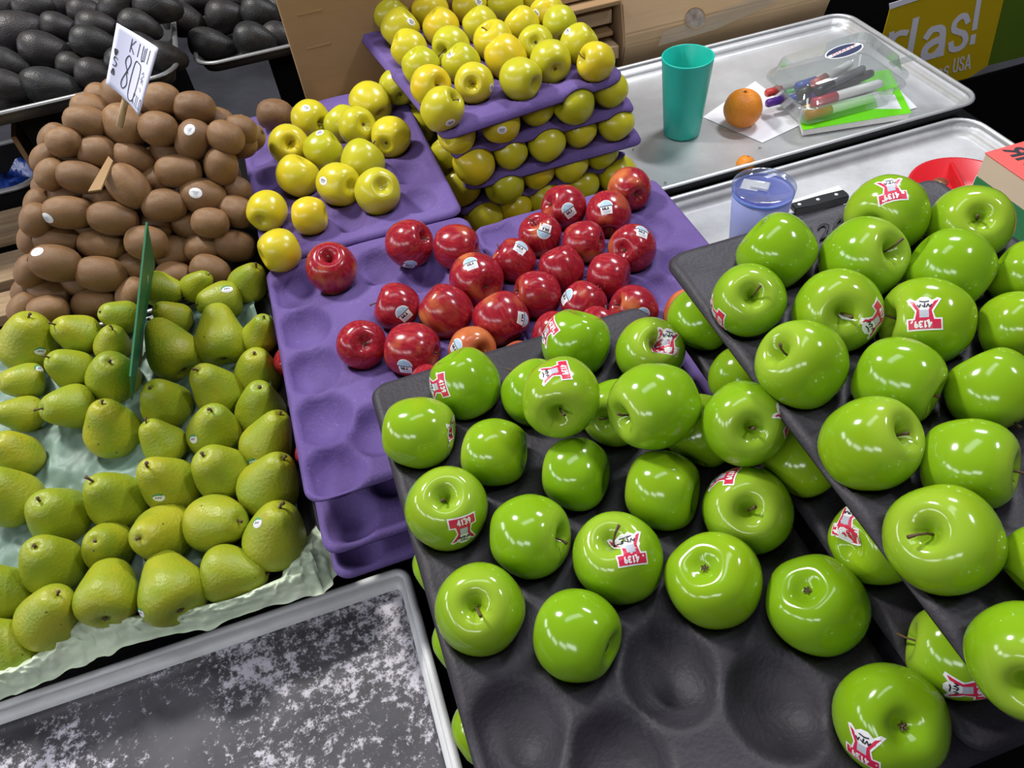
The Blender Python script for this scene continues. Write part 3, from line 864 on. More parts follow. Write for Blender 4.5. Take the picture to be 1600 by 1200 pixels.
(-0.2147,1.0829,0.2081,0.0225,0.91,-0.17,-0.38,1.45,'brown kiwi in heap, row third from front, third from left'),
(-0.3291,1.1262,0.2630,0.0219,0.94,-0.23,-0.27,1.17,'brown kiwi in heap, row sixth from front, third from left'),
(-0.2950,1.2704,0.3446,0.0217,0.63,-0.45,-0.63,1.18,'brown kiwi in heap, row eleventh from front, second from left'),
(-0.2655,1.2392,0.3590,0.0212,0.18,-0.61,-0.77,1.15,'brown kiwi in heap, row eleventh from front, third from left'),
(-0.2289,1.2210,0.3400,0.0223,0.93,-0.28,-0.26,1.15,'brown kiwi in heap, row tenth from front, third from left'),
(-0.1081,1.1608,0.2987,0.0225,0.92,-0.34,-0.18,1.15,'brown kiwi in heap, row seventh from front, sixth from left'),
(-0.1973,1.1960,0.3186,0.0234,0.91,-0.38,-0.18,1.15,'brown kiwi in heap, row ninth from front, seventh from left'),
(-0.2194,1.1625,0.2907,0.0223,0.93,-0.28,-0.23,1.15,'brown kiwi in heap, row seventh from front, fourth from left'),
(-0.2488,1.1358,0.2649,0.0232,0.93,-0.27,-0.24,1.17,'brown kiwi in heap, row sixth from front, fifth from left'),
(-0.1466,1.1138,0.2313,0.0227,0.93,-0.33,-0.17,1.22,'brown kiwi in heap, row fifth from front, eighth from left'),
(-0.1788,1.1508,0.2697,0.0226,0.93,-0.31,-0.21,1.15,'brown kiwi in heap, row sixth from front, seventh from left'),
(-0.3467,1.0717,0.2215,0.0227,0.89,-0.10,-0.44,1.45,'brown kiwi in heap, row fourth from front, second from left'),
(-0.3565,1.0319,0.2017,0.0253,0.91,-0.08,-0.41,1.33,'brown kiwi in heap, row second from front, fifth from left'),
(-0.3984,1.0537,0.1858,0.0219,0.54,-0.58,-0.61,1.17,'brown kiwi in heap, row second from front, fourth from left'),
(-0.3831,1.0166,0.1651,0.0218,0.99,-0.10,-0.12,1.45,'brown kiwi in heap, row first from front, second from left'),
(-0.4071,1.0441,0.2301,0.0258,0.88,-0.07,-0.47,1.29,'brown kiwi with sticker in heap, row fourth from front, first from left'),
(-0.4030,1.0900,0.2364,0.0226,0.88,-0.07,-0.47,1.45,'brown kiwi in heap, row fifth from front, second from left'),
(-0.4396,1.0058,0.1825,0.0213,0.98,-0.15,-0.09,1.26,'brown kiwi in heap, row first from front, first from left'),
(-0.4396,1.0458,0.1822,0.0208,0.94,0.04,-0.34,1.41,'brown kiwi in heap, row second from front, third from left'),
(-0.2821,1.0475,0.2233,0.0245,0.94,-0.17,-0.29,1.19,'brown kiwi in heap, row third from front, second from left'),
(-0.2543,1.0627,0.1840,0.0254,0.98,-0.01,-0.19,1.35,'brown kiwi in heap, row second from front, seventh from left'),
(-0.3135,1.0493,0.1866,0.0221,0.94,-0.24,-0.23,1.22,'brown kiwi in heap, row second from front, sixth from left'),
(-0.3261,1.0111,0.1667,0.0228,0.78,0.27,0.57,1.17,'brown kiwi in heap, row first from front, third from left'),
(-0.1659,1.0352,0.1873,0.0233,0.95,-0.24,-0.22,1.29,'brown kiwi in heap, row second from front, ninth from left'),
(-0.2088,1.0055,0.1765,0.0230,0.79,-0.41,-0.46,1.25,'brown kiwi in heap, row first from front, fifth from left'),
(-0.4501,1.0625,0.2161,0.0215,0.69,0.32,0.65,1.15,'brown kiwi in heap, row third from front, first from left'),
(-0.4160,1.0963,0.2729,0.0212,0.57,0.28,0.77,1.15,'brown kiwi in heap, row sixth from front, first from left'),
(-0.4393,1.1093,0.2366,0.0218,0.57,0.30,0.76,1.15,'brown kiwi in heap, row fifth from front, first from left'),
(-0.4144,1.1351,0.2735,0.0207,0.57,0.27,0.77,1.18,'brown kiwi in heap, row seventh from front, first from left'),
(-0.4757,1.0278,0.1814,0.0205,0.79,0.33,0.52,1.18,'brown kiwi in heap, row second from front, first from left'),
(-0.3634,1.1100,0.2309,0.0221,0.94,-0.21,-0.27,1.22,'brown kiwi in heap, row fifth from front, third from left'),
(-0.2619,1.0164,0.1755,0.0220,0.94,-0.27,-0.20,1.22,'brown kiwi in heap, row first from front, fourth from left'),
(-0.2112,1.0450,0.1897,0.0223,0.94,-0.29,-0.18,1.22,'brown kiwi in heap, row second from front, eighth from left'),
(-0.4737,1.0687,0.1813,0.0210,0.79,0.31,0.52,1.18,'brown kiwi in heap, row second from front, second from left'),
(-0.2999,1.1197,0.2385,0.0223,0.94,-0.25,-0.25,1.22,'brown kiwi in heap, row fifth from front, fifth from left'),
(-0.2723,1.0924,0.2204,0.0223,0.94,-0.26,-0.23,1.22,'brown kiwi in heap, row fourth from front, third from left'),
(-0.1867,1.0507,0.2265,0.0219,0.94,-0.30,-0.18,1.22,'brown kiwi in heap, row third from front, fourth from left'),
],
'KB':[
(-0.0584,1.3367,0.2206,0.0270,0.91,-0.37,-0.16,1.15,'lone brown kiwi behind the corner of the far purple tray'),
],
'AVL':[
(-0.4715,1.6878,0.3247,0.0397,1.00,0.08,0.06,1.33,'dark avocado in left pan, row fifth from front, first from left'),
(-0.4270,1.6265,0.3017,0.0345,0.94,0.01,-0.35,1.38,'dark avocado in left pan, row third from front, second from left'),
(-0.4249,1.5416,0.2714,0.0325,0.91,-0.03,-0.42,1.64,'dark avocado in left pan, row first from front, second from left'),
(-0.3359,1.6050,0.3047,0.0297,0.92,-0.06,-0.40,1.52,'dark avocado in left pan, row third from front, third from left'),
(-0.3290,1.6635,0.3124,0.0279,0.95,-0.03,-0.32,1.43,'dark avocado in left pan, row fourth from front, third from left'),
(-0.2889,1.7073,0.3253,0.0309,0.80,0.01,0.60,1.32,'dark avocado in left pan, row fourth from front, fourth from left'),
(-0.3473,1.5438,0.2747,0.0281,0.92,-0.24,-0.31,1.29,'dark avocado in left pan, row first from front, third from left'),
(-0.3476,1.7191,0.3204,0.0285,0.97,-0.09,-0.22,1.30,'dark avocado in left pan, row fourth from front, second from left'),
(-0.2551,1.6485,0.3006,0.0281,0.85,-0.16,-0.51,1.48,'dark avocado in left pan, row third from front, fourth from left'),
(-0.2192,1.5552,0.2716,0.0275,0.93,-0.11,-0.35,1.43,'dark avocado in left pan, row first from front, fifth from left'),
(-0.4901,1.5974,0.3029,0.0279,0.81,-0.07,-0.58,1.50,'dark avocado in left pan, row third from front, first from left'),
(-0.4905,1.5384,0.2894,0.0285,0.90,0.00,-0.45,1.44,'dark avocado in left pan, row second from front, first from left'),
(-0.3836,1.5879,0.2776,0.0261,0.92,-0.14,-0.37,1.36,'dark avocado in left pan, row second from front, third from left'),
(-0.2162,1.6947,0.3110,0.0311,0.93,-0.11,-0.36,1.52,'dark avocado in left pan, row fourth from front, fifth from left'),
(-0.3976,1.6851,0.3158,0.0267,0.92,-0.13,-0.38,1.41,'dark avocado in left pan, row fourth from front, first from left'),
(-0.4372,1.7489,0.3416,0.0295,1.00,0.00,-0.09,1.38,'dark avocado in left pan, row sixth from front, second from left'),
(-0.3857,1.7643,0.3278,0.0288,0.91,-0.13,-0.38,1.30,'dark avocado in left pan, row fifth from front, second from left'),
(-0.4932,1.7754,0.3414,0.0297,0.99,0.03,-0.11,1.38,'dark avocado in left pan, row sixth from front, first from left'),
(-0.2884,1.5475,0.2798,0.0271,0.92,-0.08,-0.37,1.43,'dark avocado in left pan, row first from front, fourth from left'),
(-0.5098,1.5668,0.2498,0.0236,0.90,0.00,-0.44,1.60,'dark avocado in left pan, row first from front, first from left'),
(-0.2600,1.5947,0.2842,0.0265,0.93,-0.09,-0.37,1.36,'dark avocado in left pan, row second from front, fourth from left'),
(-0.4801,1.6401,0.2695,0.0266,0.90,-0.01,-0.44,1.36,'dark avocado in left pan, row second from front, second from left'),
],
'AVR':[
(-0.1895,1.7936,0.2416,0.0350,0.86,-0.19,-0.48,1.31,'dark avocado in right pan beside cardboard, row third from front, first from left'),
(-0.1044,1.7760,0.2396,0.0350,0.97,-0.20,-0.11,1.25,'dark avocado in right pan beside cardboard, row second from front, first from left'),
(-0.1470,1.7117,0.2141,0.0331,0.94,-0.15,-0.32,1.48,'dark avocado in right pan beside cardboard, row first from front, first from left'),
(-0.0593,1.6719,0.2216,0.0327,0.91,-0.22,-0.36,1.36,'dark avocado in right pan beside cardboard, row first from front, second from left'),
(-0.0333,1.7555,0.2398,0.0336,0.91,-0.37,-0.20,1.25,'dark avocado in right pan beside cardboard, row second from front, second from left'),
(-0.1521,1.8534,0.2537,0.0316,0.93,-0.23,-0.29,1.35,'dark avocado in right pan beside cardboard, row third from front, second from left'),
(-0.0695,1.8376,0.2450,0.0318,0.93,-0.27,-0.26,1.30,'dark avocado in right pan beside cardboard, row third from front, third from left'),
(-0.0091,1.7062,0.2018,0.0309,0.93,-0.30,-0.22,1.30,'dark avocado in right pan beside cardboard, row first from front, third from left'),
(0.0101,1.8007,0.2180,0.0319,0.93,-0.30,-0.22,1.26,'dark avocado in right pan beside cardboard, row second from front, third from left'),
],
}
ST={
('GL',0):(0.89,-0.43,0.14,0.99,-0.10,-0.07),
('GL',1):(-0.84,-0.23,0.50,0.99,-0.15,-0.02),
('GL',2):(0.20,-0.92,0.35,-0.01,0.83,0.56),
('GL',6):(0.15,-0.34,0.93,-0.18,-0.86,-0.47),
('GL',10):(-0.38,0.57,0.73,0.69,-0.72,-0.06),
('GL',13):(-0.89,-0.32,0.31,-0.71,-0.56,-0.42),
('GL',14):(-0.77,0.18,0.61,0.97,-0.12,0.21),
('GL',15):(0.30,-0.50,0.81,-0.57,-0.48,-0.66),
('GL',22):(-0.66,0.43,0.62,-0.52,-0.65,-0.55),
('GL',23):(-0.49,-0.81,0.32,0.75,-0.60,0.30),
('G2',0):(-0.10,0.06,0.99,0.98,-0.16,0.13),
('G2',2):(0.70,-0.48,0.53,0.79,-0.61,0.02),
('GU',1):(-0.99,0.01,-0.10,0.80,-0.59,0.00),
('GU',2):(-0.29,-0.13,0.95,-0.11,-0.64,-0.76),
('GU',4):(0.35,-0.88,0.32,0.85,-0.29,0.44),
('GU',6):(-0.56,-0.32,0.76,-0.22,-0.68,-0.70),
('RD',1):(-0.26,-0.89,-0.38,0.45,0.51,0.74),
('RD',3):(-0.14,-0.14,0.98,-0.07,0.66,0.75),
('RD',4):(0.15,-0.91,0.38,-0.47,0.59,0.66),
('RD',6):(0.63,-0.70,0.34,0.88,-0.41,-0.22),
('RD',8):(-0.47,-0.87,0.15,0.37,0.64,0.67),
('RD',9):(-0.68,-0.24,0.70,0.97,0.09,0.24),
('RD',10):(0.34,-0.25,0.91,0.70,0.34,0.62),
('RD',11):(-0.02,-0.72,0.70,-0.56,-0.41,-0.72),
('RD',12):(-0.10,-0.88,0.47,-0.34,0.64,0.69),
('RD',13):(-0.33,-0.47,0.82,0.07,0.61,0.79),
('RD',16):(0.33,-0.19,0.93,0.53,0.40,0.74),
('RD',20):(-0.76,0.11,0.64,0.96,-0.14,0.23),
('RD',21):(-0.04,-0.89,0.46,0.56,0.45,0.70),
('YL',0):(-0.06,-0.46,0.89,0.61,0.36,0.70),
('YL',3):(0.08,0.04,1.00,-0.38,0.45,0.81),
('YL',9):(-0.65,-0.41,0.64,0.61,0.41,0.68),
('Y1',0):(0.08,-0.96,-0.25,-0.09,0.48,0.87),
('Y1',1):(0.65,-0.76,-0.05,0.97,-0.13,0.19),
('Y1',6):(-0.62,-0.23,0.75,0.94,-0.04,0.33),
('Y1',9):(-0.61,0.05,0.79,0.89,-0.13,0.43),
('Y1',18):(-0.85,-0.46,0.25,0.83,-0.04,0.55),
('Y1',19):(0.50,-0.71,0.50,0.71,0.19,0.68),
('Y1',21):(0.35,-0.81,0.47,0.53,0.21,0.82),
('Y2',1):(-0.20,-0.97,0.15,0.07,0.49,0.87),
('PE',0):(0.49,-0.87,-0.05,0.31,0.66,0.69),
('PE',3):(0.94,0.21,0.28,0.29,0.69,0.66),
('PE',12):(0.66,-0.23,0.72,0.31,0.62,0.72),
('PE',22):(-0.80,-0.54,0.26,0.28,0.73,0.62),
('PE',24):(-0.63,-0.77,-0.06,0.28,0.74,0.61),
('PE',25):(-0.20,-0.95,0.23,0.26,0.77,0.58),
('PE',33):(-0.34,-0.08,0.94,0.26,0.81,0.53),
('PE',37):(-0.62,-0.74,0.28,0.23,0.84,0.49),
('KI',2):(0.11,-0.51,0.85,0.34,0.46,0.82),
('KI',17):(-0.16,-0.69,0.71,0.33,0.51,0.79),
('KI',21):(-0.79,-0.54,0.29,0.35,0.54,0.76),
('KI',42):(-0.36,-0.15,0.92,0.34,0.59,0.73),
}
import numpy as np


# ------------------------------------------------------------------ setting
def pts_poly(name, pts, m, thick=None, parent=None):
    """a flat sheet from four or more 3-D points, given a thickness"""
    pts = [Vector(p) for p in pts]
    n = (pts[1] - pts[0]).cross(pts[-1] - pts[0]).normalized()
    t = (thick or .001) / 2
    k = len(pts)
    vs = [p + n * t for p in pts] + [p - n * t for p in pts]
    fs = [tuple(range(k)), tuple(reversed(range(k, 2 * k)))]
    for i in range(k):
        j = (i + 1) % k
        fs.append((i, i + k, j + k, j))
    return link(name, mesh(name, vs, fs, m), parent)


fl = link('floor', mesh('floor', [(-9, -3, -.78), (9, -3, -.78), (9, 14, -.78), (-9, 14, -.78)], [(0, 1, 2, 3)], M['floor']))
tag(fl, 'grey concrete market floor', 'floor', kind='structure')


def table(x0, x1, y0, y1, z, label):
    r = empty('market_table', ((x0 + x1) / 2, (y0 + y1) / 2, -.78))
    tag(r, label, 'table')
    a = r.location
    b = box('table_top', x0 - a.x, x1 - a.x, y0 - a.y, y1 - a.y, z - .03 - a.z, z - a.z, M['blackp'], .003, r)
    for sx in (0, 1):
        for sy in (0, 1):
            lx = (x0 + .03 if sx == 0 else x1 - .07) - a.x
            ly = (y0 + .03 if sy == 0 else y1 - .07) - a.y
            box('leg', lx, lx + .04, ly, ly + .04, 0, z - .03 - a.z, M['blackp'], .002, r)
    return r


table(-.66, 1.31, -.06, 1.02, -.03, 'black table carrying the front metal pan and the fruit trays')
table(-.10, 1.31, 1.03, 1.66, -.03, 'black table at the back under the pan with the teal cup')


def sheet_pan(name, label, x0, x1, y0, y1, z0, h, mbas, mrim, rc=.045, rot=None):
    hx, hy = (x1 - x0) / 2, (y1 - y0) / 2
    r = empty(name, ((x0 + x1) / 2, (y0 + y1) / 2, z0))
    tag(r, label, 'pan')
    L = lambda d, z: rrect(hx + d, hy + d, max(.008, rc + d), z, 6)
    b = loft('basin', [L(-.016, -.0025), L(-.013, -.0015), L(-.0045, h - .004), L(-.0055, h - .002), L(-.0135, .008), L(-.017, .002), L(-.024, 0.0)], mbas, True, True)
    if mbas is M['worn']:
        b.materials.append(M['alu_wall'])
        nseg = len(b.polygons) // 6
        for k_, p_ in enumerate(b.polygons):
            if k_ < nseg * 4.0:
                p_.material_index = 1
    link('basin', b, r)
    c = 2 * math.pi
    rr = [L(-.0012 + .0052 * math.cos(c * k / 8), h - .001 + .0042 * math.sin(c * k / 8)) for k in range(9)]
    link('rolled_rim', loft('rolled_rim', rr, mrim), r)
    if rot:
        r.rotation_euler = rot
    return r


sheet_pan('sheet_pan', 'worn empty metal sheet pan with flaking surface in front of the pears', -.70, -.052, .03, .506, 0.0, .028, M['worn'], M['alu_wall'], rc=.016)
sheet_pan('sheet_pan', 'clean metal sheet pan holding the teal cup and the orange', .53, 1.285, 1.098, 1.566, 0.0, .026, M['alu'], M['alu'])
sheet_pan('sheet_pan', 'metal sheet pan behind the upper black tray, under the tumbler and knife', .50, 1.222, .60, 1.064, 0.0, .026, M['alu_old'], M['alu'])
sheet_pan('avocado_pan', 'dark pan full of avocados, left of two', -.84, -.205, 1.497, 2.02, .240, .026, M['alu_dark'], M['alu_grey'])
sheet_pan('avocado_pan', 'dark pan of avocados beside the cardboard, right of two', -.185, .30, 1.622, 2.05, .194, .022, M['alu_dark'], M['alu_grey'])
# the crates the pans stand on
def crate(label, x0, x1, y0, y1, z0, z1, m, name='support_crate', cat='crate', bev=.004):
    """open-topped box: base, four side panels"""
    r = empty(name, ((x0 + x1) / 2, (y0 + y1) / 2, z0))
    tag(r, label, cat)
    hx, hy, h, t = (x1 - x0) / 2, (y1 - y0) / 2, z1 - z0, .006
    box('base', -hx, hx, -hy, hy, 0, t, m, .001, r)
    box('side_panel', -hx, -hx + t, -hy, hy, t, h, m, .001, r)
    box('side_panel', hx - t, hx, -hy, hy, t, h, m, .001, r)
    box('front_panel', -hx + t, hx - t, -hy, -hy + t, t, h, m, .001, r)
    box('back_panel', -hx + t, hx - t, hy - t, hy, t, h, m, .001, r)
    return r


crate('tall black crate standing under the left avocado pan', -.52, -.25, 1.57, 1.98, -.78, .2365, M['blackp'])
crate('tall black crate standing under the right avocado pan', -.05, .28, 1.72, 2.02, -.78, .1905, M['blackp'])
crate('black crate hidden under the pear pan', -.575, -.15, .60, .98, -.03, .065, M['blackp'])
crate('box under the far purple tray of loose yellow apples', -.10, .14, .99, 1.40, -.03, .155, M['card'], 'cardboard_box', 'box')
crate('box under the purple tray of red apples, right one', .20, .45, .56, .86, -.03, .165, M['card'], 'cardboard_box', 'box')
crate('box under the stacked yellow apple trays', .20, .50, 1.115, 1.50, -.03, .018, M['card'], 'cardboard_box', 'box')


# ------------------------------------------------------------------ fruit meshes
def apple_mesh(name, m, prof, seg=40, n=34, lobes=.03, wob=.05, seed=0):
    vs, fs = lathe_verts(spline(prof, n), seg, lobes, wob, seed)
    me = mesh(name, vs, fs, m, True)
    return me, BVHTree.FromPolygons([v[:] for v in vs], fs)


P_ROUND = [(0, .50), (.05, .51), (.13, .60), (.24, .735), (.38, .82), (.56, .81), (.76, .67), (.92, .42), (1.0, .08), (.985, -.2), (.90, -.47), (.74, -.70), (.55, -.815), (.38, -.83), (.25, -.77), (.13, -.69), (.05, -.67), (0, -.67)]
P_CONE = [(0, .46), (.05, .47), (.13, .58), (.25, .76), (.40, .86), (.58, .84), (.78, .69), (.94, .42), (1.0, .10), (.96, -.22), (.85, -.53), (.68, -.77), (.51, -.875), (.36, -.875), (.24, -.80), (.12, -.71), (.05, -.69), (0, -.69)]
P_TALL = [(0, .52), (.05, .53), (.13, .63), (.25, .80), (.40, .88), (.57, .86), (.77, .70), (.93, .42), (1.0, .10), (.97, -.2), (.88, -.52), (.71, -.79), (.52, -.91), (.36, -.91), (.24, -.83), (.12, -.74), (.05, -.72), (0, -.72)]
FR = {}
FR['green'] = [apple_mesh('green_apple', M['green'], P_ROUND, seed=s, wob=.06) for s in (0, 1, 2)] + [apple_mesh('green_apple', M['green'], P_TALL, seed=5, wob=.05)]
FR['red'] = [apple_mesh('red_apple', M['red'], p, seg=32, n=28, seed=s, wob=.05) for p, s in ((P_CONE, 3), (P_ROUND, 4), (P_TALL, 9))]
FR['blush'] = [apple_mesh('orange_red_apple', M['blush'], P_CONE, seg=32, n=28, seed=3, wob=.05)]
FR['yellow'] = [apple_mesh('yellow_apple', M['yellow'], p, seg=28, n=26, seed=s, wob=.05) for p, s in ((P_TALL, 6), (P_ROUND, 7), (P_CONE, 8))]
P_PEAR = [(0, 1.10), (.06, 1.115), (.16, 1.15), (.30, 1.12), (.45, .98), (.57, .76), (.68, .50), (.81, .20), (.93, -.08), (1.0, -.38), (.97, -.66), (.83, -.92), (.60, -1.06), (.38, -1.09), (.22, -1.03), (.1, -.98), (0, -.97)]
P_PEAR2 = [(0, 1.00), (.06, 1.015), (.18, 1.05), (.35, 1.02), (.53, .87), (.66, .64), (.78, .36), (.90, .06), (.98, -.2), (1.0, -.42), (.95, -.68), (.80, -.90), (.58, -1.02), (.36, -1.05), (.22, -1.0), (.1, -.95), (0, -.94)]
FR['pear'] = [apple_mesh('pear', M['pear'], p, seg=32, n=30, lobes=.0, seed=s, wob=.065) for p, s in ((P_PEAR, 11), (P_PEAR2, 12), (P_PEAR2, 14), (P_PEAR, 17))]
P_KIWI = [(0, .97), (.06, .985), (.14, .98), (.36, .945), (.61, .84), (.83, .62), (.96, .31), (1.0, 0), (.96, -.32), (.83, -.63), (.61, -.85), (.36, -.955), (.15, -.985), (.07, -.975), (0, -.97)]
FR['kiwi'] = [apple_mesh('kiwi', M['kiwi'], P_KIWI, seg=24, n=22, lobes=0, seed=s, wob=.025) for s in (21, 22, 23)]
P_AVO = [(0, .98), (.12, .97), (.34, .90), (.56, .72), (.76, .44), (.92, .12), (1.0, -.2), (.95, -.5), (.78, -.77), (.5, -.94), (.2, -.99), (0, -1.0)]
FR['avo'] = [apple_mesh('avocado', M['avo'], P_AVO, seg=24, n=22, lobes=0, seed=s, wob=.06) for s in (31, 32, 33)]


def stem_mesh(z0, z1, bend, r, name='stem'):
    pts = [(0, 0, z0), (bend * .15, 0, z0 + (z1 - z0) * .4), (bend * .5, .01, z0 + (z1 - z0) * .75), (bend, .02, z1)]
    return tube(pts, [r * .9, r * .75, r * .8, r * 1.25], M['stem'], name, 7)


STEMS = [stem_mesh(.45, .97, .16, .034), stem_mesh(.45, .90, .05, .036), stem_mesh(.45, 1.06, .28, .032)]
PSTEM = [stem_mesh(1.00, 1.24, .06, .05), stem_mesh(1.0, 1.36, .14, .055), stem_mesh(.95, 1.15, .03, .06)]


def calyx_mesh(z, r, m, up=-1):
    vs, fs = [], []
    for k in range(5):
        a = 2 * math.pi * k / 5
        b = len(vs)
        c, s = math.cos(a), math.sin(a)
        for (rr, tt, zz) in ((.02, -.5, 0), (.02, .5, 0), (r * .6, .32, .055), (r * 1.05, 0, .03), (r * .6, -.32, .055)):
            x, y = rr, tt * r * .7
            vs.append((x * c - y * s, x * s + y * c, z + up * zz))
        fs.append((b, b + 1, b + 2, b + 3, b + 4))
    b = len(vs)
    for k in range(6):
        a = 2 * math.pi * k / 6
        vs.append((r * .38 * math.cos(a), r * .38 * math.sin(a), z + up * .015))
    vs.append((0, 0, z + up * .06))
    for k in range(6):
        fs.append((b + k, b + (k + 1) % 6, b + 6))
    return mesh('calyx', vs, fs, m)


CAL_A = calyx_mesh(-.675, .095, M['calyx'])
CAL_P = calyx_mesh(-.955, .14, M['calyx'])
NUB_K = calyx_mesh(-.972, .16, M['calyx'])

# ------------------------------------------------------------------ stroke lettering
GL_ = {
    '4': [[(.45, 0), (.45, 1), (.0, .3), (.6, .3)]], '1': [[(.12, .8), (.32, 1), (.32, 0)]],
    '3': [[(.05, .9), (.3, 1), (.52, .85), (.48, .6), (.25, .52), (.5, .42), (.56, .18), (.3, 0), (.03, .1)]],
    '9': [[(.52, .62), (.3, .45), (.06, .6), (.06, .85), (.3, 1), (.52, .85), (.52, .5), (.4, 0)]],
    'G': [[(.55, .85), (.3, 1), (.05, .75), (.05, .25), (.3, 0), (.55, .15), (.55, .45), (.32, .45)]],
    'A': [[(0, 0), (.3, 1), (.6, 0)], [(.12, .35), (.48, .35)]], 'L': [[(.05, 1), (.05, 0), (.5, 0)]],
    'K': [[(.05, 1), (.05, 0)], [(.5, 1), (.05, .45), (.55, 0)]], 'I': [[(.28, 1), (.28, 0)]],
    'W': [[(.02, 1), (.08, 0), (.3, 0), (.3, .9)], [(.3, 0), (.55, 0), (.55, 1)]],
    'O': [[(.3, 1), (.05, .8), (.05, .2), (.3, 0), (.55, .2), (.55, .8), (.3, 1)]],
    '8': [[(.42, .5), (.12, .78), (.28, 1), (.48, .8), (.12, .2), (.26, 0), (.5, .2), (.30, .52)]],
    '0': [[(.1, .0), (.1, .9), (.32, 1), (.55, .85), (.5, .0), (.1, .0)]],
    '$': [[(.5, .85), (.2, .95), (.1, .7), (.45, .45), (.4, .15), (.08, .12)]],
}


def ribbons(strokes, w):
    """quads along polylines (2-D)"""
    out = []
    for s in strokes:
        for a, b in zip(s[:-1], s[1:]):
            a, b = Vector(a), Vector(b)
            d = (b - a)
            if d.length < 1e-6:
                continue
            d.normalize()
            n = Vector((-d.y, d.x)) * w / 2
            e = d * w * .35
            out.append([a - e - n, b + e - n, b + e + n, a - e + n])
    return out


def text_strokes(t, x, y, h, wf=.75, gap=.16):
    out = []
    for ch in t:
        for s in GL_.get(ch, []):
            out.append([(x + p[0] * h * wf, y + p[1] * h) for p in s])
        x += (.6 * wf + gap) * h
    return out


def ell(rx, ry, n=16, cx=0, cy=0, a0=0, a1=360):
    return [Vector((cx + rx * math.cos(math.radians(a0 + (a1 - a0) * k / n)), cy + ry * math.sin(math.radians(a0 + (a1 - a0) * k / n)))) for k in range(n + (1 if a1 - a0 < 360 else 0))]


V2 = lambda *l: [Vector(p) for p in l]
# polygons: (outline, material index, lift); upright with the number bar on top
D_GREEN = ([M['white'], M['sred'], M['spale'], M['ink']], [
    (V2((-.53, .57), (.53, .57), (.53, .16), (.33, .16), (.27, -.06), (.52, -.50), (.40, -.56), (.25, -.46), (.1, -.58), (-.1, -.58), (-.25, -.46), (-.40, -.56), (-.52, -.50), (-.27, -.06), (-.33, .16), (-.53, .16)), 0, 0),
    (V2((-.48, .52), (.48, .52), (.48, .21), (-.48, .21)), 1, 1),
    (V2((-.28, .21), (.28, .21), (.22, -.10), (-.22, -.10)), 1, 1),
    (V2((-.22, -.10), (-.12, -.10), (-.30, -.42), (-.44, -.47)), 1, 1),
    (V2((.22, -.10), (.12, -.10), (.30, -.42), (.44, -.47)), 1, 1),
    (V2((-.14, .14), (.14, .14), (.14, -.12), (-.14, -.12)), 2, 2)]
    + [(q, 0, 2) for q in ribbons(text_strokes('4139', -.20, .27, .19, .8, .22), .05)]
    + [(q, 3, 2) for q in ribbons([[(-.22, -.30), (-.17, -.22), (-.12, -.32), (-.07, -.22)], [(-.02, -.34), (-.02, -.22), (.05, -.27)], [(.10, -.32), (.14, -.22), (.2, -.30)], [(-.14, -.42), (-.02, -.40), (.12, -.43)]], .04)], .0245)
D_RED = ([M['white'], M['sblue'], M['ink'], M['spale']], [
    (V2((-.40, .02), (-.36, -.52), (.36, -.52), (.40, .02)), 0, 0),
    (ell(.46, .46, 14, 0, .03, 0, 180), 0, 0),
    (ell(.40, .38, 14, 0, .06, 0, 180), 1, 1),
    (V2((-.42, .0), (.42, .0), (.42, .05), (-.42, .05)), 2, 1)]
    + [(q, 2, 1) for q in ribbons(text_strokes('GALA', -.25, -.22, .17, .75, .2), .045)]
    + [(q, 3, 1) for q in ribbons([[(-.26, -.33), (.24, -.33)], [(-.2, -.42), (.18, -.42)], [(-.25, .16), (.0, .28), (.22, .16)]], .05)], .0205)
D_SMALL = ([M['white'], M['spale'], M['inkgrey'], M['sgreen']], [
    (ell(.5, .40, 18), 0, 0)]
    + [(q, 2, 2) for q in ribbons([[(-.28, .02), (-.18, .16), (-.1, -.02), (0, .16), (.1, 0), (.2, .14), (.28, .02)], [(-.2, -.12), (.2, -.12)]], .06)], .0155)
D_DOT = ([M['white'], M['spale'], M['inkgrey']], [
    (ell(.5, .5, 18), 0, 0)]
    + [(q, 1, 1) for q in ribbons([[(-.2, .10), (.2, .10)], [(-.14, -.02), (.16, -.02)], [(-.1, -.14), (.12, -.14)]], .07)], .0150)
D_PEAR = ([M['white'], M['sgreen'], M['inkgrey']], [
    (ell(.5, .38, 18), 0, 0), (ell(.5, .38, 9, 0, 0, 30, 180), 1, 1), (ell(.42, .24, 14, 0, -.03), 0, 2)]
    + [(q, 2, 3) for q in ribbons([[(-.25, -.08), (-.15, .08), (-.06, -.08), (.04, .08), (.14, -.08), (.24, .06)]], .06)], .0150)


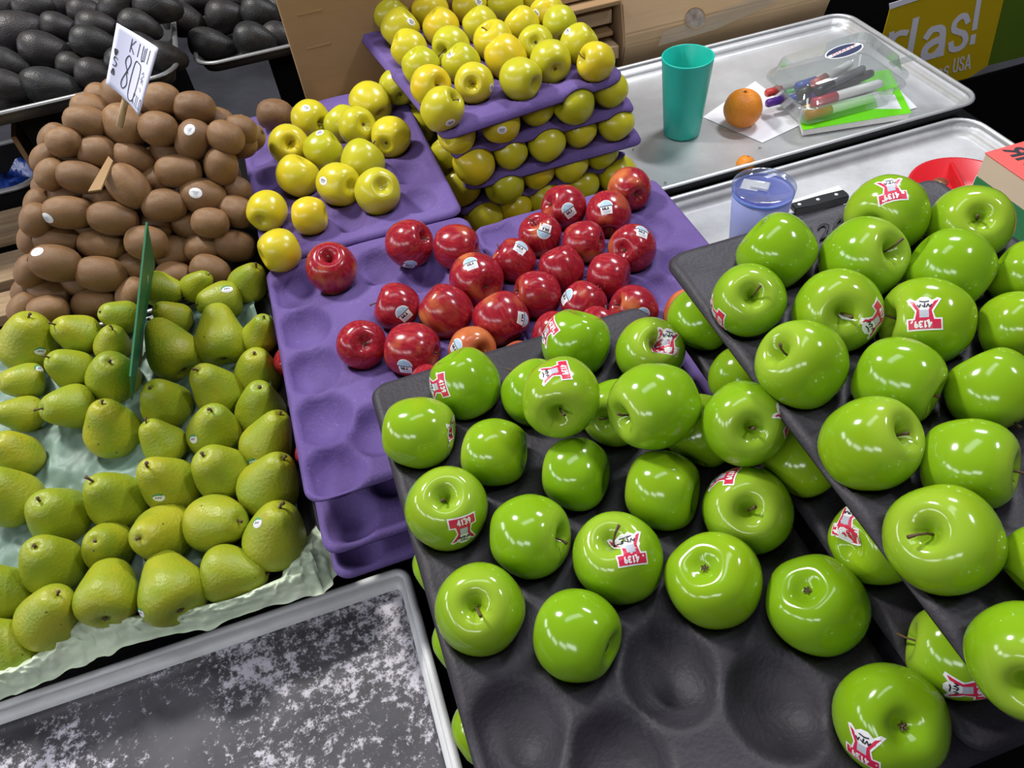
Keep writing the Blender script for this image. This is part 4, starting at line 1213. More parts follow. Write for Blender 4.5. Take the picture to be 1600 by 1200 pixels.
def sticker(host, bvh, q, scl, nrm, up, design):
    mats, polys, size = design
    qi = q.inverted()
    s = Vector(scl)
    n = (qi @ Vector(nrm))
    n = Vector((n.x / s.x, n.y / s.y, n.z / s.z)).normalized()
    u0 = qi @ Vector(up)
    # local sizes: host axes are scaled
    wv = (u0 - n * u0.dot(n)).normalized()
    rv = wv.cross(n).normalized()
    h0 = bvh.ray_cast(n * 3, -n)
    if h0[0] is None:
        return
    base = h0[0]
    sm = size / s.x
    bm0 = bmesh.new()
    bp = bmesh.new()
    for pts, mi, lift in polys:
        bm = bp if mi or lift else bm0
        b2 = bmesh.new()
        vs = [b2.verts.new((p.x, p.y, 0)) for p in pts]
        b2.faces.new(vs)
        bmesh.ops.triangulate(b2, faces=b2.faces[:])
        for _ in range(2):
            es = [e for e in b2.edges if e.calc_length() > .22]
            if es:
                bmesh.ops.subdivide_edges(b2, edges=es, cuts=1)
                bmesh.ops.triangulate(b2, faces=b2.faces[:])
        mp = {}
        for v in b2.verts:
            t = base + rv * (v.co.x * sm) + wv * (v.co.y * sm)
            hit = bvh.ray_cast(t + n * 1.0, -n)
            if hit[0] is None:
                hit = bvh.find_nearest(t)
            mp[v] = bm.verts.new(hit[0] + hit[1] * ((.00035 + lift * .00014) / s.x))
        for f in b2.faces:
            try:
                nf = bm.faces.new([mp[v] for v in f.verts])
                nf.material_index = mi
            except ValueError:
                pass
        b2.free()
    so = None
    for nm, bb in (('sticker', bm0), ('print', bp)):
        me = bpy.data.meshes.new(nm)
        bb.to_mesh(me)
        bb.free()
        for m in mats:
            me.materials.append(m)
        so = link(nm, me, so or host)


DESIGN = {'green': D_GREEN, 'red': D_RED, 'yellow': D_SMALL, 'kiwi': D_DOT, 'pear': D_PEAR}
GROUPS = {'GL': ('green', 'green apples on the lower black tray'), 'G2': ('green', 'green apples balanced on the others'),
          'GU': ('green', 'green apples on the upper black tray'), 'RD': ('red', 'red apples on the purple trays'), 'RU': ('red', 'red apples under the purple tray'),
          'YL': ('yellow', 'loose yellow apples on the far purple tray'), 'Y1': ('yellow', 'yellow apples on the top tray of the stack'),
          'Y2': ('yellow', 'yellow apples in the stack layers'), 'Y3': ('yellow', 'yellow apples in the stack layers'), 'Y4': ('yellow', 'yellow apples in the stack layers'),
          'Y5': ('yellow', 'yellow apples in the stack layers'), 'YW': ('yellow', 'yellow apples in the stack layers'), 'PE': ('pear', 'pears in the paper-lined pan'),
          'KI': ('kiwi', 'kiwis in the heap'), 'KB': ('kiwi', None), 'AVL': ('avo', 'avocados in the left pan'), 'AVR': ('avo', 'avocados in the right pan')}
NAMES = {'green': 'green_apple', 'red': 'red_apple', 'yellow': 'yellow_apple', 'pear': 'pear', 'kiwi': 'kiwi', 'avo': 'avocado'}
CATS = {'green': 'apple', 'red': 'apple', 'yellow': 'apple', 'pear': 'pear', 'kiwi': 'kiwi', 'avo': 'avocado'}
rnd = random.Random(11)


def fruit(kind, pos, r, axis, ex, label, group, st=None, detail=True):
    me, bvh = rnd.choice(FR['blush' if 'orange-red' in label else kind])
    o = link(NAMES[kind], me)
    q = Vector((0, 0, 1)).rotation_difference(Vector(axis).normalized()) @ Quaternion((0, 0, 1), rnd.uniform(0, 6.28))
    o.rotation_mode = 'QUATERNION'
    o.rotation_quaternion = q
    scl = (r, r, r * ex) if kind in ('kiwi', 'avo') else (r, r, r * rnd.uniform(.96, 1.04))
    o.scale = scl
    o.location = pos
    tag(o, label, CATS[kind], group)
    if detail:
        if kind in ('green', 'red', 'yellow'):
            s = link('stem', rnd.choice(STEMS), o)
            c = link('calyx', CAL_A, o)
        elif kind == 'pear':
            link('stem', rnd.choice(PSTEM), o)
            link('calyx', CAL_P, o)
        elif kind == 'kiwi':
            link('blossom_end', NUB_K, o)
    if st:
        sticker(o, bvh, q, scl, st[:3], st[3:], DESIGN[kind])
    return o


for g, lst in D.items():
    kind, grp = GROUPS[g]
    for i, (x, y, z, r, ax, ay, az, ex, lab) in enumerate(lst):
        p = Vector((x, y, z))
        if kind == 'kiwi':
            r *= 1.04
        if kind == 'pear':
            r *= 1.05
        if g == 'KB':
            p = at(430, 180, .222)
        fruit(kind, p, r, (ax, ay, az), ex, lab, grp, ST.get((g, i)))

# kiwis buried under the top layer, seen in the gaps
kk = [d for d in D['KI']]
for i, d in enumerate(kk):
    if i % 2 == 0 and d[2] > .2:
        fruit('kiwi', Vector((d[0] + rnd.uniform(-.015, .015), d[1] + .036, d[2] - .034)), .0225, (rnd.uniform(-1, 1), rnd.uniform(-1, 1), rnd.uniform(-.4, .4)), 1.3,
              'brown kiwi buried under the top layer of the heap', 'kiwis buried in the heap')

# ------------------------------------------------------------------ pulp trays
def pulp_tray(name, label, cx, cy, hx, hy, zt, cups, m, rot=0.0, below=(), lattice=(), group=None, step=.005, rc=.020, drop=.007, depth=.018, lr=.042):
    nx, ny = max(8, int(2 * hx / step)), max(8, int(2 * hy / step))
    U, Vv = np.meshgrid(np.linspace(-hx, hx, nx + 1), np.linspace(-hy, hy, ny + 1))
    X, Y = U.copy(), Vv.copy()
    qx, qy = np.abs(X) - (hx - rc), np.abs(Y) - (hy - rc)
    msk = (qx > 0) & (qy > 0)
    ln = np.sqrt(qx ** 2 + qy ** 2) + 1e-9
    f = np.maximum(qx, qy) / ln
    X = np.where(msk, np.sign(X) * ((hx - rc) + qx * f), X)
    Y = np.where(msk, np.sign(Y) * ((hy - rc) + qy * f), Y)
    c, s = math.cos(rot), math.sin(rot)
    WX, WY = cx + X * c - Y * s, cy + X * s + Y * c
    H = np.full(X.shape, zt)

    def smin(a, b, k):
        h = np.clip(.5 + .5 * (b - a) / k, 0, 1)
        return b * (1 - h) + a * h - k * h * (1 - h)
    taken = [(x, y) for x, y, z, r in cups]
    allc = [(x, y, z, r + .0028, 1.0) for x, y, z, r in cups]
    for x, y in lattice:
        if all((x - a) ** 2 + (y - b) ** 2 > .046 ** 2 for a, b in taken):
            lx, ly = (x - cx) * c + (y - cy) * s, -(x - cx) * s + (y - cy) * c
            if abs(lx) < hx - .018 and abs(ly) < hy - .024:
                allc.append((x, y, zt + lr - depth, lr, 1.12))
    for x, y, z, r, st in allc:
        d2 = (WX - x) ** 2 + ((WY - y) / st) ** 2
        b = np.where(d2 < r * r, z - np.sqrt(np.maximum(r * r - d2, 1e-9)), z + (np.sqrt(d2) - r) * 1.5)
        H = smin(H, b, .0055)
    # soft uneven pulp
    H = H + .0012 * np.sin(WX * 71 + 1.3 * np.sin(WY * 47)) * np.sin(WY * 63)
    # flat lip around the edge, turned down at the very rim
    e = np.minimum(hx - np.abs(U), hy - np.abs(Vv))
    k = np.clip(e / .010, 0, 1)
    k = k * k * (3 - 2 * k)
    H = H * k + (zt + .0015) * (1 - k)
    H = H - drop * np.clip(1 - e / .005, 0, 1) ** 1.0
    for x, y, z, r in below:
        d2 = (WX - x) ** 2 + (WY - y) ** 2
        rb = r + .004
        dome = np.where(d2 < rb * rb, z + np.sqrt(np.maximum(rb * rb - d2, 0)), -1)
        H = np.maximum(H, dome)
    n1, n0 = ny + 1, nx + 1
    top = np.stack([WX - cx, WY - cy, H - zt], -1).reshape(-1, 3)
    bot = top.copy()
    bot[:, 2] -= .0022
    vs = np.concatenate([top, bot]).tolist()
    o_ = n0 * n1
    fs = []
    for j in range(ny):
        for i in range(nx):
            a = j * n0 + i
            fs.append((a, a + 1, a + n0 + 1, a + n0))
            fs.append((o_ + a, o_ + a + n0, o_ + a + n0 + 1, o_ + a + 1))
    per = [i for i in range(nx)] + [nx + j * n0 for j in range(ny)] + [ny * n0 + i for i in range(nx, 0, -1)] + [j * n0 for j in range(ny, 0, -1)]
    for a, b in zip(per, per[1:] + per[:1]):
        fs.append((b, a, o_ + a, o_ + b))
    o = link(name, mesh(name, vs, fs, m, True), None, (cx, cy, zt))
    tag(o, label, 'tray', group)
    return o


S4 = lambda g, f=None: [(d[0], d[1], d[2], d[3]) for d in D[g] if f is None or f(d)]


def lat(x0, dx, y0, dy, nx, ny, odd):
    return [(x0 + i * dx, y0 + j * dy + (odd if i % 2 else 0)) for i in range(nx) for j in range(ny)]


gl = S4('GL', lambda d: d[0] < .30)
lattice_low = lat(.012, .065, .101, .0995, 5, 6, .049)
pulp_tray('apple_tray', 'black pulp tray of green apples in the middle, emptied at the front', .139, .342, .166, .262, .2585, gl, M['black'], lattice=lattice_low, depth=.025)
hid = []
for k, (px, py) in enumerate(((641, 884), (673, 1004), (708, 1140))):
    p = at(px, py, .222) + Vector((.0265, 0, 0))
    hid.append((p.x, p.y, .2, .031))
    fruit('green', (p.x, p.y, .199), .029, (1, .2, .3), 1, ['green apple peeking out under the middle black tray, beside the purple tray corner', 'green apple peeking out under the middle black tray, beside the worn pan', 'green apple peeking out under the middle black tray, lowest in the photo'][k], 'green apples under the middle black tray')
low2 = lat(.012, .065, .012, .0995, 5, 6, .049)
pulp_tray('apple_tray', 'black pulp tray directly under the middle tray of green apples', .141, .243, .166, .262, .188, hid and [(a, b, .199, .029) for a, b, _, c in hid], M['black'], lattice=low2, depth=.016)
pulp_tray('apple_tray', 'black pulp tray second below the middle tray of green apples', .143, .241, .166, .262, .118, [], M['black'], lattice=low2, step=.008)
pulp_tray('apple_tray', 'lowest black pulp tray under the green apples in the middle', .142, .242, .166, .262, .045, [], M['black'], lattice=low2, step=.008)
gu = S4('GU')
pulp_tray('apple_tray', 'upper black pulp tray of green apples on the right, stamped with a number', .463, .308, .163, .248, .3665, gu, M['black'],
          lattice=lat(.331, .0622, .088, .089, 5, 6, .044), depth=.02)
gr = S4('GL', lambda d: d[0] > .30)
pulp_tray('apple_tray', 'black pulp tray with hidden green apples below the upper right tray', .472, .315, .163, .248, .278, gr, M['black'], lattice=lat(.34, .0622, .14, .095, 5, 5, .047))
pulp_tray('apple_tray', 'lowest black pulp tray on the right under the green apples', .474, .318, .163, .245, .19, [], M['black'], lattice=lat(.34, .0622, .14, .095, 5, 5, .047), step=.008)
crate('crate holding up the right stack of black trays', .33, .62, .10, .54, -.03, .16, M['blackp'])
# raised number on the upper tray, same pulp
def text_mesh(txt, quad, m, depth, name, parent=None, offset=0.0, lift=0.0):
    """a line of type fitted to a quadrilateral (bottom left, bottom right, top right, top left)"""
    cu = bpy.data.curves.new('type', 'FONT')
    cu.body = txt
    cu.size = 1.0
    cu.offset = offset
    cu.resolution_u = 4
    to = bpy.data.objects.new('type', cu)
    COL.objects.link(to)
    bpy.context.view_layer.update()
    me = bpy.data.meshes.new_from_object(to.evaluated_get(bpy.context.evaluated_depsgraph_get()))
    bpy.data.objects.remove(to)
    xs = [v.co.x for v in me.vertices]
    ys = [v.co.y for v in me.vertices]
    x0, x1, y0, y1 = min(xs), max(xs), min(ys), max(ys)
    a, b, c, d = [Vector(p) for p in quad]
    n = (b - a).cross(d - a).normalized()
    bm = bmesh.new()
    bm.from_mesh(me)
    for v in bm.verts:
        u, t = (v.co.x - x0) / (x1 - x0), (v.co.y - y0) / (y1 - y0)
        v.co = (a * (1 - u) + b * u) * (1 - t) + (d * (1 - u) + c * u) * t + n * lift
    if depth:
        r = bmesh.ops.extrude_face_region(bm, geom=bm.faces[:])
        for e in r['geom']:
            if isinstance(e, bmesh.types.BMVert):
                e.co += n * depth
    out = from_bm(name, bm, m)
    bpy.data.meshes.remove(me)
    return link(name, out, parent)


tu = [o for o in COL.objects if o.get('label', '').startswith('upper black pulp tray')][0]
tm = text_mesh('126', [at(1266, 383, .366), at(1322, 363, .366), at(1316, 343, .366), at(1262, 360, .366)], M['black'], .0035, 'stamped_number', None, .012)
tm.data.transform(Matrix.Translation(-tu.location))
tm.parent = tu

# purple trays of red apples
rn = S4('RD', lambda d: d[0] < .172)
rr_ = S4('RD', lambda d: d[0] >= .172)
pulp_tray('apple_tray', 'purple pulp tray of red apples beside the pears, mostly empty on its left', .025, .728, .151, .212, .2035, rn, M['purple'],
          lattice=lat(-.088, .0575, .545, .0825, 6, 6, .041), depth=.025, lr=.038)
pulp_tray('apple_tray', 'purple pulp tray lying below the first, its pockets showing at the near end', .026, .690, .151, .212, .155, [(d[0], d[1], d[2], d[3]) for d in D['RU']], M['purple'],
          lattice=lat(-.088, .0575, .51, .0825, 6, 6, .041), depth=.016, lr=.034)
pulp_tray('apple_tray', 'lowest purple pulp tray at the near end beside the worn pan', .028, .672, .151, .212, .128, [], M['purple'],
          lattice=lat(-.088, .0575, .49, .0825, 6, 6, .041), depth=.014, lr=.034)
crate('box under the three near purple trays', -.09, .16, .56, .86, -.03, .10, M['blackp'])
pulp_tray('apple_tray', 'purple pulp tray on the right, red apples and a bare right edge', .320, .690, .146, .215, .2035, rr_, M['purple'],
          lattice=lat(.205, .0515, .545, .0825, 6, 6, .041), depth=.016, lr=.034)
pulp_tray('apple_tray', 'far purple pulp tray with loose yellow apples below the cardboard', .024, 1.165, .150, .222, .2065, S4('YL'), M['purple'],
          lattice=lat(-.10, .055, 1.0, .0825, 6, 5, .041), depth=.016, lr=.034)
# the stack of five trays of yellow apples
lev = [('Y1', .2745, (690, 205), (965, 110), 'first', 'Y2'), ('Y2', .2205, (702, 237), (992, 157), 'second', 'Y3'), ('Y3', .1655, (727, 283), (998, 209), 'third', 'Y4'),
       ('Y4', .1105, (716, 327), (975, 241), 'fourth', 'Y5'), ('Y5', .0545, (735, 365), (985, 290), 'fifth', None)]
for g, zt, a, b, nm, bel in lev:
    A, B = at(*a, zt), at(*b, zt)
    e = (B - A)
    th = math.atan2(e.y, e.x) * .8
    hx = .160
    ctr = (A + B) / 2 + Vector((-math.sin(th), math.cos(th), 0)) * .224 + Vector((.002, 0, 0))
    bl = S4(bel) if bel else []
    cups = S4(g) + ([c for c in S4('YW') if abs(c[2] - D[g][0][2]) < .03] if g != 'Y1' else [])
    pulp_tray('apple_tray', f'purple pulp tray in the yellow apple stack, {nm} from the top', ctr.x, ctr.y, hx, .236, zt, cups, M['purple'], th, bl, lat(.19, .064, 1.1, .08, 5, 6, .04) if g != 'Y1' else [], step=.006, depth=.012, lr=.034, drop=.013)
# ------------------------------------------------------------------ pear pan, lining paper
sl = .2
ang = math.atan(sl)
pp = sheet_pan('pear_pan', 'tilted metal pan of green pears lined with pale green paper', -.60, -.128, .512, .975, 0, .009, M['alu_dark'], M['alu_grey'], rot=(ang, 0, 0))
pz = lambda y: .068 + sl * (y - .52)
pp.location = (-.364, .7435, pz(.7435) - .004)


def crumple(x, y, amp, sc=55):
    v = Vector((x * sc, y * sc, 1.7))
    s, k, w_ = 0.0, 1.0, .5
    for o_ in range(4):
        s += w_ * (1 - 2.2 * abs(noise.noise(v * k + Vector((o_ * 5.1, o_ * 3.3, o_)))))
        k *= 2.1
        w_ *= .5
    return amp * s * 1.1


def sheet_grid(name, fn, nu, nv, m, thick=.0006):
    vs = [fn(i / nu, j / nv) for j in range(nv + 1) for i in range(nu + 1)]
    n = len(vs)
    fs = [(j * (nu + 1) + i, j * (nu + 1) + i + 1, (j + 1) * (nu + 1) + i + 1, (j + 1) * (nu + 1) + i) for j in range(nv) for i in range(nu)]
    me = mesh(name, vs, fs, m, True)
    return me


def m_tissue():
    s = N('green_tissue_paper')
    v = s.coord()
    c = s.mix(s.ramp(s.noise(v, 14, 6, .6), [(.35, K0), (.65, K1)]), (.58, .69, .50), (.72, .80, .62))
    s.color(c)
    s.rough(.42, .4)
    s.b.inputs['Transmission Weight'].default_value = 0
    return s.m


MT = m_tissue()
lp = empty('lining_paper', (-.36, .75, .1))
tag(lp, 'crumpled pale green tissue paper lining the pear pan', 'paper')


def f_lin(u, v):
    x = -.572 + u * .418
    y = .532 + v * .42
    e = min(u, 1 - u, v, 1 - v)
    z = pz(y) + .004 + max(0, crumple(x, y, .012, 20) + .001)
    if u > .93:
        z += (u - .93) / .07 * .012
    return Vector((x, y, z)) - lp.location


MT2 = plain('shaded_teal_tissue', (.20, .30, .25), .5, var=.22, vscale=20)  # darker copy of the lining tissue, shade inside the pan put into its colour
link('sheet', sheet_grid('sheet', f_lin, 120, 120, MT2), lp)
up_l = [(-40, 1075), (0, 1048), (60, 1030), (110, 985), (135, 945), (175, 962), (230, 968), (300, 955), (370, 940), (440, 908), (470, 858), (494, 826)]
lo_l = [(-40, 1112), (0, 1090), (60, 1066), (110, 1042), (160, 1022), (200, 1004), (260, 988), (325, 978), (390, 952), (455, 934), (508, 922), (536, 880)]


def interp(L, t):
    f = t * (len(L) - 1)
    k = min(int(f), len(L) - 2)
    f -= k
    return (L[k][0] * (1 - f) + L[k + 1][0] * f, L[k][1] * (1 - f) + L[k + 1][1] * f)


def f_flap(u, v):
    a, b = interp(up_l, u), interp(lo_l, u)
    A, B = at(a[0], a[1] - 6, .090), at(b[0], b[1] + 5, .074)
    p = A * (1 - v) + B * v
    p.z += .014 * math.sin(math.pi * min(1, v * 1.1))
    k = crumple(p.x * 1.2, p.y * 1.6 + p.z * 2, .013, 34)
    d = Vector((0, -.55, .83))
    p = p + d * (k * (.25 + .75 * math.sin(math.pi * min(1, v + .15))))
    p.x += .004 * noise.noise(Vector((u * 40, v * 3, 0)))
    if v > .99:
        p.y += .004 * noise.noise(Vector((u * 24, 1, 0)))
        p.z += .004 * noise.noise(Vector((u * 24, 7, 0)))
    return p - lp.location


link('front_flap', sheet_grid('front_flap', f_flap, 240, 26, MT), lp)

# ------------------------------------------------------------------ kiwi box
kb = empty('kiwi_box', (-.31, 1.2, -.03))
tag(kb, 'open box heaped with brown kiwis behind the pears', 'box')
L = kb.location
z0 = -.03


def wall(name, pts, m):
    o = pts_poly(name, [Vector(p) - L for p in pts], m, .005, kb)
    return o


wall('left_wall', [(-.497, 1.0, 0), (-.497, 1.52, 0), (-.497, 1.52, .17), (-.497, 1.30, .16), (-.497, 1.0, .135)], M['blackp'])
wall('right_wall', [(-.128, 1.04, 0), (-.128, 1.52, 0), (-.128, 1.52, .15), (-.128, 1.04, .13)], M['card'])
wall('front_wall', [(-.497, 1.02, 0), (-.128, 1.04, 0), (-.128, 1.04, .125), (-.497, 1.02, .125)], M['blackp'])
wall('back_wall', [(-.497, 1.52, 0), (-.128, 1.52, 0), (-.128, 1.52, .15), (-.497, 1.52, .17)], M['card'])
wall('base', [(-.497, 1.02, .004), (-.128, 1.04, .004), (-.128, 1.52, .004), (-.497, 1.52, .004)], M['card'])
wall('false_bottom', [(-.490, 1.03, .13), (-.132, 1.045, .13), (-.132, 1.515, .12), (-.490, 1.515, .12)], M['blackp'])

# wooden pallet crates at the left edge
def pallet(x0, x1, ys, z, label, n_bear=2):
    r = empty('wooden_pallet', ((x0 + x1) / 2, sum(ys[0]) / 2, z))
    tag(r, label, 'pallet')
    a = r.location
    for k, (y0, y1) in enumerate(ys):
        box('board', x0 - a.x, x1 - a.x + (.0 if k % 2 else -.012), y0 - a.y, y1 - a.y, -.018, 0 + .002 * (k % 3), M['wood'], .002, r)
    ya, yb = ys[0][0] - a.y, ys[-1][1] - a.y
    for k in range(n_bear):
        xx = x1 - a.x - .05 - k * (x1 - x0 - .1)
        box('bearer', xx - .02, xx + .03, ya, yb, -.085, -.018, M['wood'], .002, r)
    return r


pallet(-1.25, -.545, [(1.04, 1.13), (1.165, 1.25), (1.285, 1.36), (1.40, 1.50), (1.55, 1.66)], .0, 'upper wooden slatted pallet left of the kiwi box')
pallet(-1.25, -.56, [(1.02, 1.12), (1.16, 1.26), (1.31, 1.41), (1.47, 1.58)], -.115, 'lower wooden slatted pallet left of the kiwi box')
pallet(-.53, -.12, [(1.06, 1.17), (1.22, 1.33), (1.38, 1.50)], -.03, 'wooden pallet carrying the kiwi box')
# blue tub
tb = empty('plastic_tub', (-.80, 1.86, .0))
tag(tb, 'dark tub with a grey rim and something blue inside, far left', 'tub')
hx, hy = .185, .115
link('tub_body', loft('tub_body', [rrect(hx - .03, hy - .03, .04, -.12), rrect(hx, hy, .05, 0), rrect(hx - .004, hy - .004, .05, 0), rrect(hx - .034, hy - .034, .04, -.115)], M['blackp'], True, True), tb)
link('tub_rim', loft('tub_rim', [rrect(hx + .006 * math.cos(k * math.pi / 4), hy + .006 * math.cos(k * math.pi / 4), .05, .006 * math.sin(k * math.pi / 4)) for k in range(9)], M['alu_old']), tb)
MB = plain('blue_plastic_bag', (.01, .05, .32), .3, bump=.6, bscale=14)
link('blue_bag', sheet_grid('blue_bag', lambda u, v: Vector(((u - .5) * .28, (v - .5) * .15, -.045 + .045 * noise.noise(Vector((u * 5, v * 4, 2))))), 24, 16, MB), tb)
crate('dark box standing under the blue tub', -1.0, -.62, 1.74, 1.98, -.78, -.125, M['blackp'])
bx = box('cardboard_sheet', -.005, .005, -.17, .17, 0, .20, M['card'], .001)
bx.location = (-.575, 1.78, -.03)
bx.rotation_euler = (0, 0, .1)
tag(bx, 'brown cardboard sheet on edge behind the kiwi heap, left', 'cardboard')

# brown card wedge among the kiwis
wq = [aty(170, 245, 1.13), aty(177, 252, 1.12), aty(158, 297, 1.07), aty(138, 300, 1.07)]
wd = pts_poly('card_wedge', wq, M['card'], .003)
tag(wd, 'thin brown cardboard wedge stuck between the kiwis', 'cardboard')

# ------------------------------------------------------------------ price signs
def bil(q, u, v):
    a, b, c, d = q
    return (a * (1 - u) + b * u) * (1 - v) + (d * (1 - u) + c * u) * v


ks = empty('price_sign', (-.2, 1.08, .43))
tag(ks, 'white handwritten price card standing in the kiwi heap', 'sign')
# bottom left, bottom right, top right, top left
KQ = [aty(166, 130, 1.085), aty(217, 180, 1.035), aty(247, 75, 1.065), aty(183, 36, 1.115)]
nrm = (KQ[1] - KQ[0]).cross(KQ[3] - KQ[0]).normalized()
bow = lambda u, v: nrm * (-.006 * math.sin(math.pi * u))
N_ = 12
vs, fs = [], []
for s_ in (.0008, -.0008):
    for j in range(N_ + 1):
        for i in range(N_ + 1):
            vs.append(bil(KQ, i / N_, j / N_) + bow(i / N_, j / N_) + nrm * s_ - ks.location)
nn = (N_ + 1) ** 2
for j in range(N_):
    for i in range(N_):
        a = j * (N_ + 1) + i
        fs.append((a, a + 1, a + N_ + 2, a + N_ + 1))
        fs.append((nn + a, nn + a + N_ + 1, nn + a + N_ + 2, nn + a + 1))
per = list(range(N_)) + [N_ + j * (N_ + 1) for j in range(N_)] + [N_ * (N_ + 1) + i for i in range(N_, 0, -1)] + [j * (N_ + 1) for j in range(N_, 0, -1)]
for a, b in zip(per, per[1:] + per[:1]):
    fs.append((b, a, nn + a, nn + b))
link('card', mesh('card', vs, fs, M['signp'], True), ks)


def smooth(s, n=5):
    if len(s) < 4:
        return s
    P = [s[-2] if s[0] == s[-1] else s[0]] + list(s) + [s[1] if s[0] == s[-1] else s[-1]]
    out = []
    for k in range(len(s) - 1):
        p0, p1, p2, p3 = P[k:k + 4]
        for j in range(n):
            u = j / n
            out.append(tuple(.5 * (2 * p1[i] + (p2[i] - p0[i]) * u + (2 * p0[i] - 5 * p1[i] + 4 * p2[i] - p3[i]) * u * u + (3 * p1[i] - p0[i] - 3 * p2[i] + p3[i]) * u ** 3) for i in (0, 1)))
    return out + [s[-1]]


def write(q, strokes, w, m, name, parent, lift=.0012, bowf=None, asp=1.4):
    vs, fs = [], []
    for s in map(smooth, strokes):
        # resample, so that the strokes follow the bent card
        for pl in ribbons([[(p[0], p[1] * asp) for p in s]], w):
            b = len(vs)
            for p in pl:
                u, v = p.x, p.y / asp
                vs.append(bil(q, u, v) + (bowf(u, v) if bowf else Vector()) + nrm_of(q) * lift - parent.location)
            fs.append((b, b + 1, b + 2, b + 3))
    return link(name, mesh(name, vs, fs, m), parent)


def nrm_of(q):
    return (q[1] - q[0]).cross(q[3] - q[0]).normalized()


def put(t, x, y, w, h, gap):
    out = []
    for ch in t:
        for s in GL_[ch]:
            out.append([(x + p[0] / .6 * w, y + p[1] * h) for p in s])
        x += w + gap
    return out


write(KQ, put('KIWI', .34, .70, .11, .20, .035), .016, M['ink'], 'name_lettering', ks, bowf=bow)
write(KQ, put('8', .27, .12, .20, .52, .0) + put('0', .48, .10, .24, .53, 0), .02, M['ink'], 'price_lettering', ks, bowf=bow)
write(KQ, put('KILO', .68, .05, .055, .15, .02), .013, M['ink'], 'unit_lettering', ks, bowf=bow)
write(KQ, put('$', .06, .33, .10, .17, 0) + [[(.06, .60), (.12, .60), (.09, .52), (.06, .60)], [(.09, .60), (.09, .54)], [(.07, .22), (.13, .22), (.10, .30), (.07, .22)], [(.10, .23), (.10, .28)]], .02, M['ink'], 'mark_lettering', ks, bowf=bow)
write(KQ, [[(.76, .52), (.80, .56), (.84, .50)], [(.74, .45), (.86, .45)], [(.78, .48), (.86, .40)], [(.80, .40), (.80, .50)], [(.79, .32), (.84, .32), (.84, .28)]], .012, M['inkgrey'], 'small_lettering', ks, bowf=bow)
dn = (KQ[0] - KQ[3]).normalized()
kst = tube([bil(KQ, .36, .4) - nrm * .014 - ks.location, bil(KQ, .36, 0) - nrm * .012 + dn * .04 - ks.location], [.0045, .0045], M['card_pale'], 'stick', 8)
link('stick', kst, ks)

psn = empty('price_sign', (-.28, .86, .24))
tag(psn, 'green-backed price sign seen edge-on between the pears', 'sign')
MG = plain('sign_green', (.005, .14, .05), .5)
PQ = [aty(229, 347, .93), aty(241, 412, .99), aty(222, 470, .95), aty(206, 624, .80), aty(203, 588, .735)]
pts_poly('card', [p - psn.location for p in PQ], MG, .0022, psn)
PQ2 = [aty(228, 346, .93), aty(203, 587, .735), aty(205, 590, .735), aty(230, 349, .93)]
link('stick', tube([aty(227, 430, .93) - psn.location, aty(220, 520, .90) - psn.location, aty(214, 600, .86) - psn.location], [.004, .004, .004], M['card_pale'], 'stick', 8), psn)

# ------------------------------------------------------------------ cardboard
def carton(name, label, x0, x1, y0, y1, z0, z1, m):
    r = empty(name, ((x0 + x1) / 2, (y0 + y1) / 2, z0))
    tag(r, label, 'box')
    a = r.location
    b = box('body', x0 - a.x, x1 - a.x, y0 - a.y, y1 - a.y, 0, z1 - z0, m, .004, r)
    return r


cb = carton('cardboard_box', 'tall plain brown cardboard box behind the far purple tray', 0.002, .32, 1.455, 1.60, -.03, .62, M['card'])
for k, zz in enumerate((.30, .36, .43, .49)):
    o = box('crease', .03 - .161, .075 - .161, -.0735, -.0715, zz, zz + .004, M['card'], .0008, cb)
fp = pts_poly('bottom_flap', [aty(500, 168, 1.449) - cb.location, aty(640, 112, 1.449) - cb.location, aty(640, 135, 1.40) - cb.location, aty(512, 172, 1.40) - cb.location], M['card_pale'], .003, cb)
c2 = empty('cardboard_box', (.98, 1.62, 0))
tag(c2, 'brown taped carton with a round hand hole behind the teal cup', 'box')
a = c2.location
x0, x1 = .722 - a.x, 1.262 - a.x
# front: lower part leans in, upper part leans back
prof = [(1.615, -.028), (1.590, .06), (1.592, .085), (1.632, .24), (1.80, .24), (1.80, -.028)]
vs = [(x0, y - a.y, z - a.z) for y, z in prof] + [(x1, y - a.y, z - a.z) for y, z in prof]
k = len(prof)
fs = [tuple(range(k)), tuple(reversed(range(k, 2 * k)))] + [(i, i + k, (i + 1) % k + k, (i + 1) % k) for i in range(k)]
bm = bmesh.new()
bm.from_mesh(mesh('body', vs, fs, M['card_pale']))
bmesh.ops.bevel(bm, geom=bm.edges[:], offset=.004, segments=2, affect='EDGES')
link('body', from_bm('body', bm, M['card_pale']), c2)


def onface(px, py, lift=.002):
    """a point on the upper front face of the carton"""
    p0, n = Vector((0, 1.592, .085)), Vector((0, -.155, .04)).normalized()
    n = Vector((0, -(0.24 - .085), (1.632 - 1.592))).normalized()
    d = ray(px, py)
    t = (p0 - CAM).dot(n) / d.dot(n)
    return CAM + d * t + n * lift - a


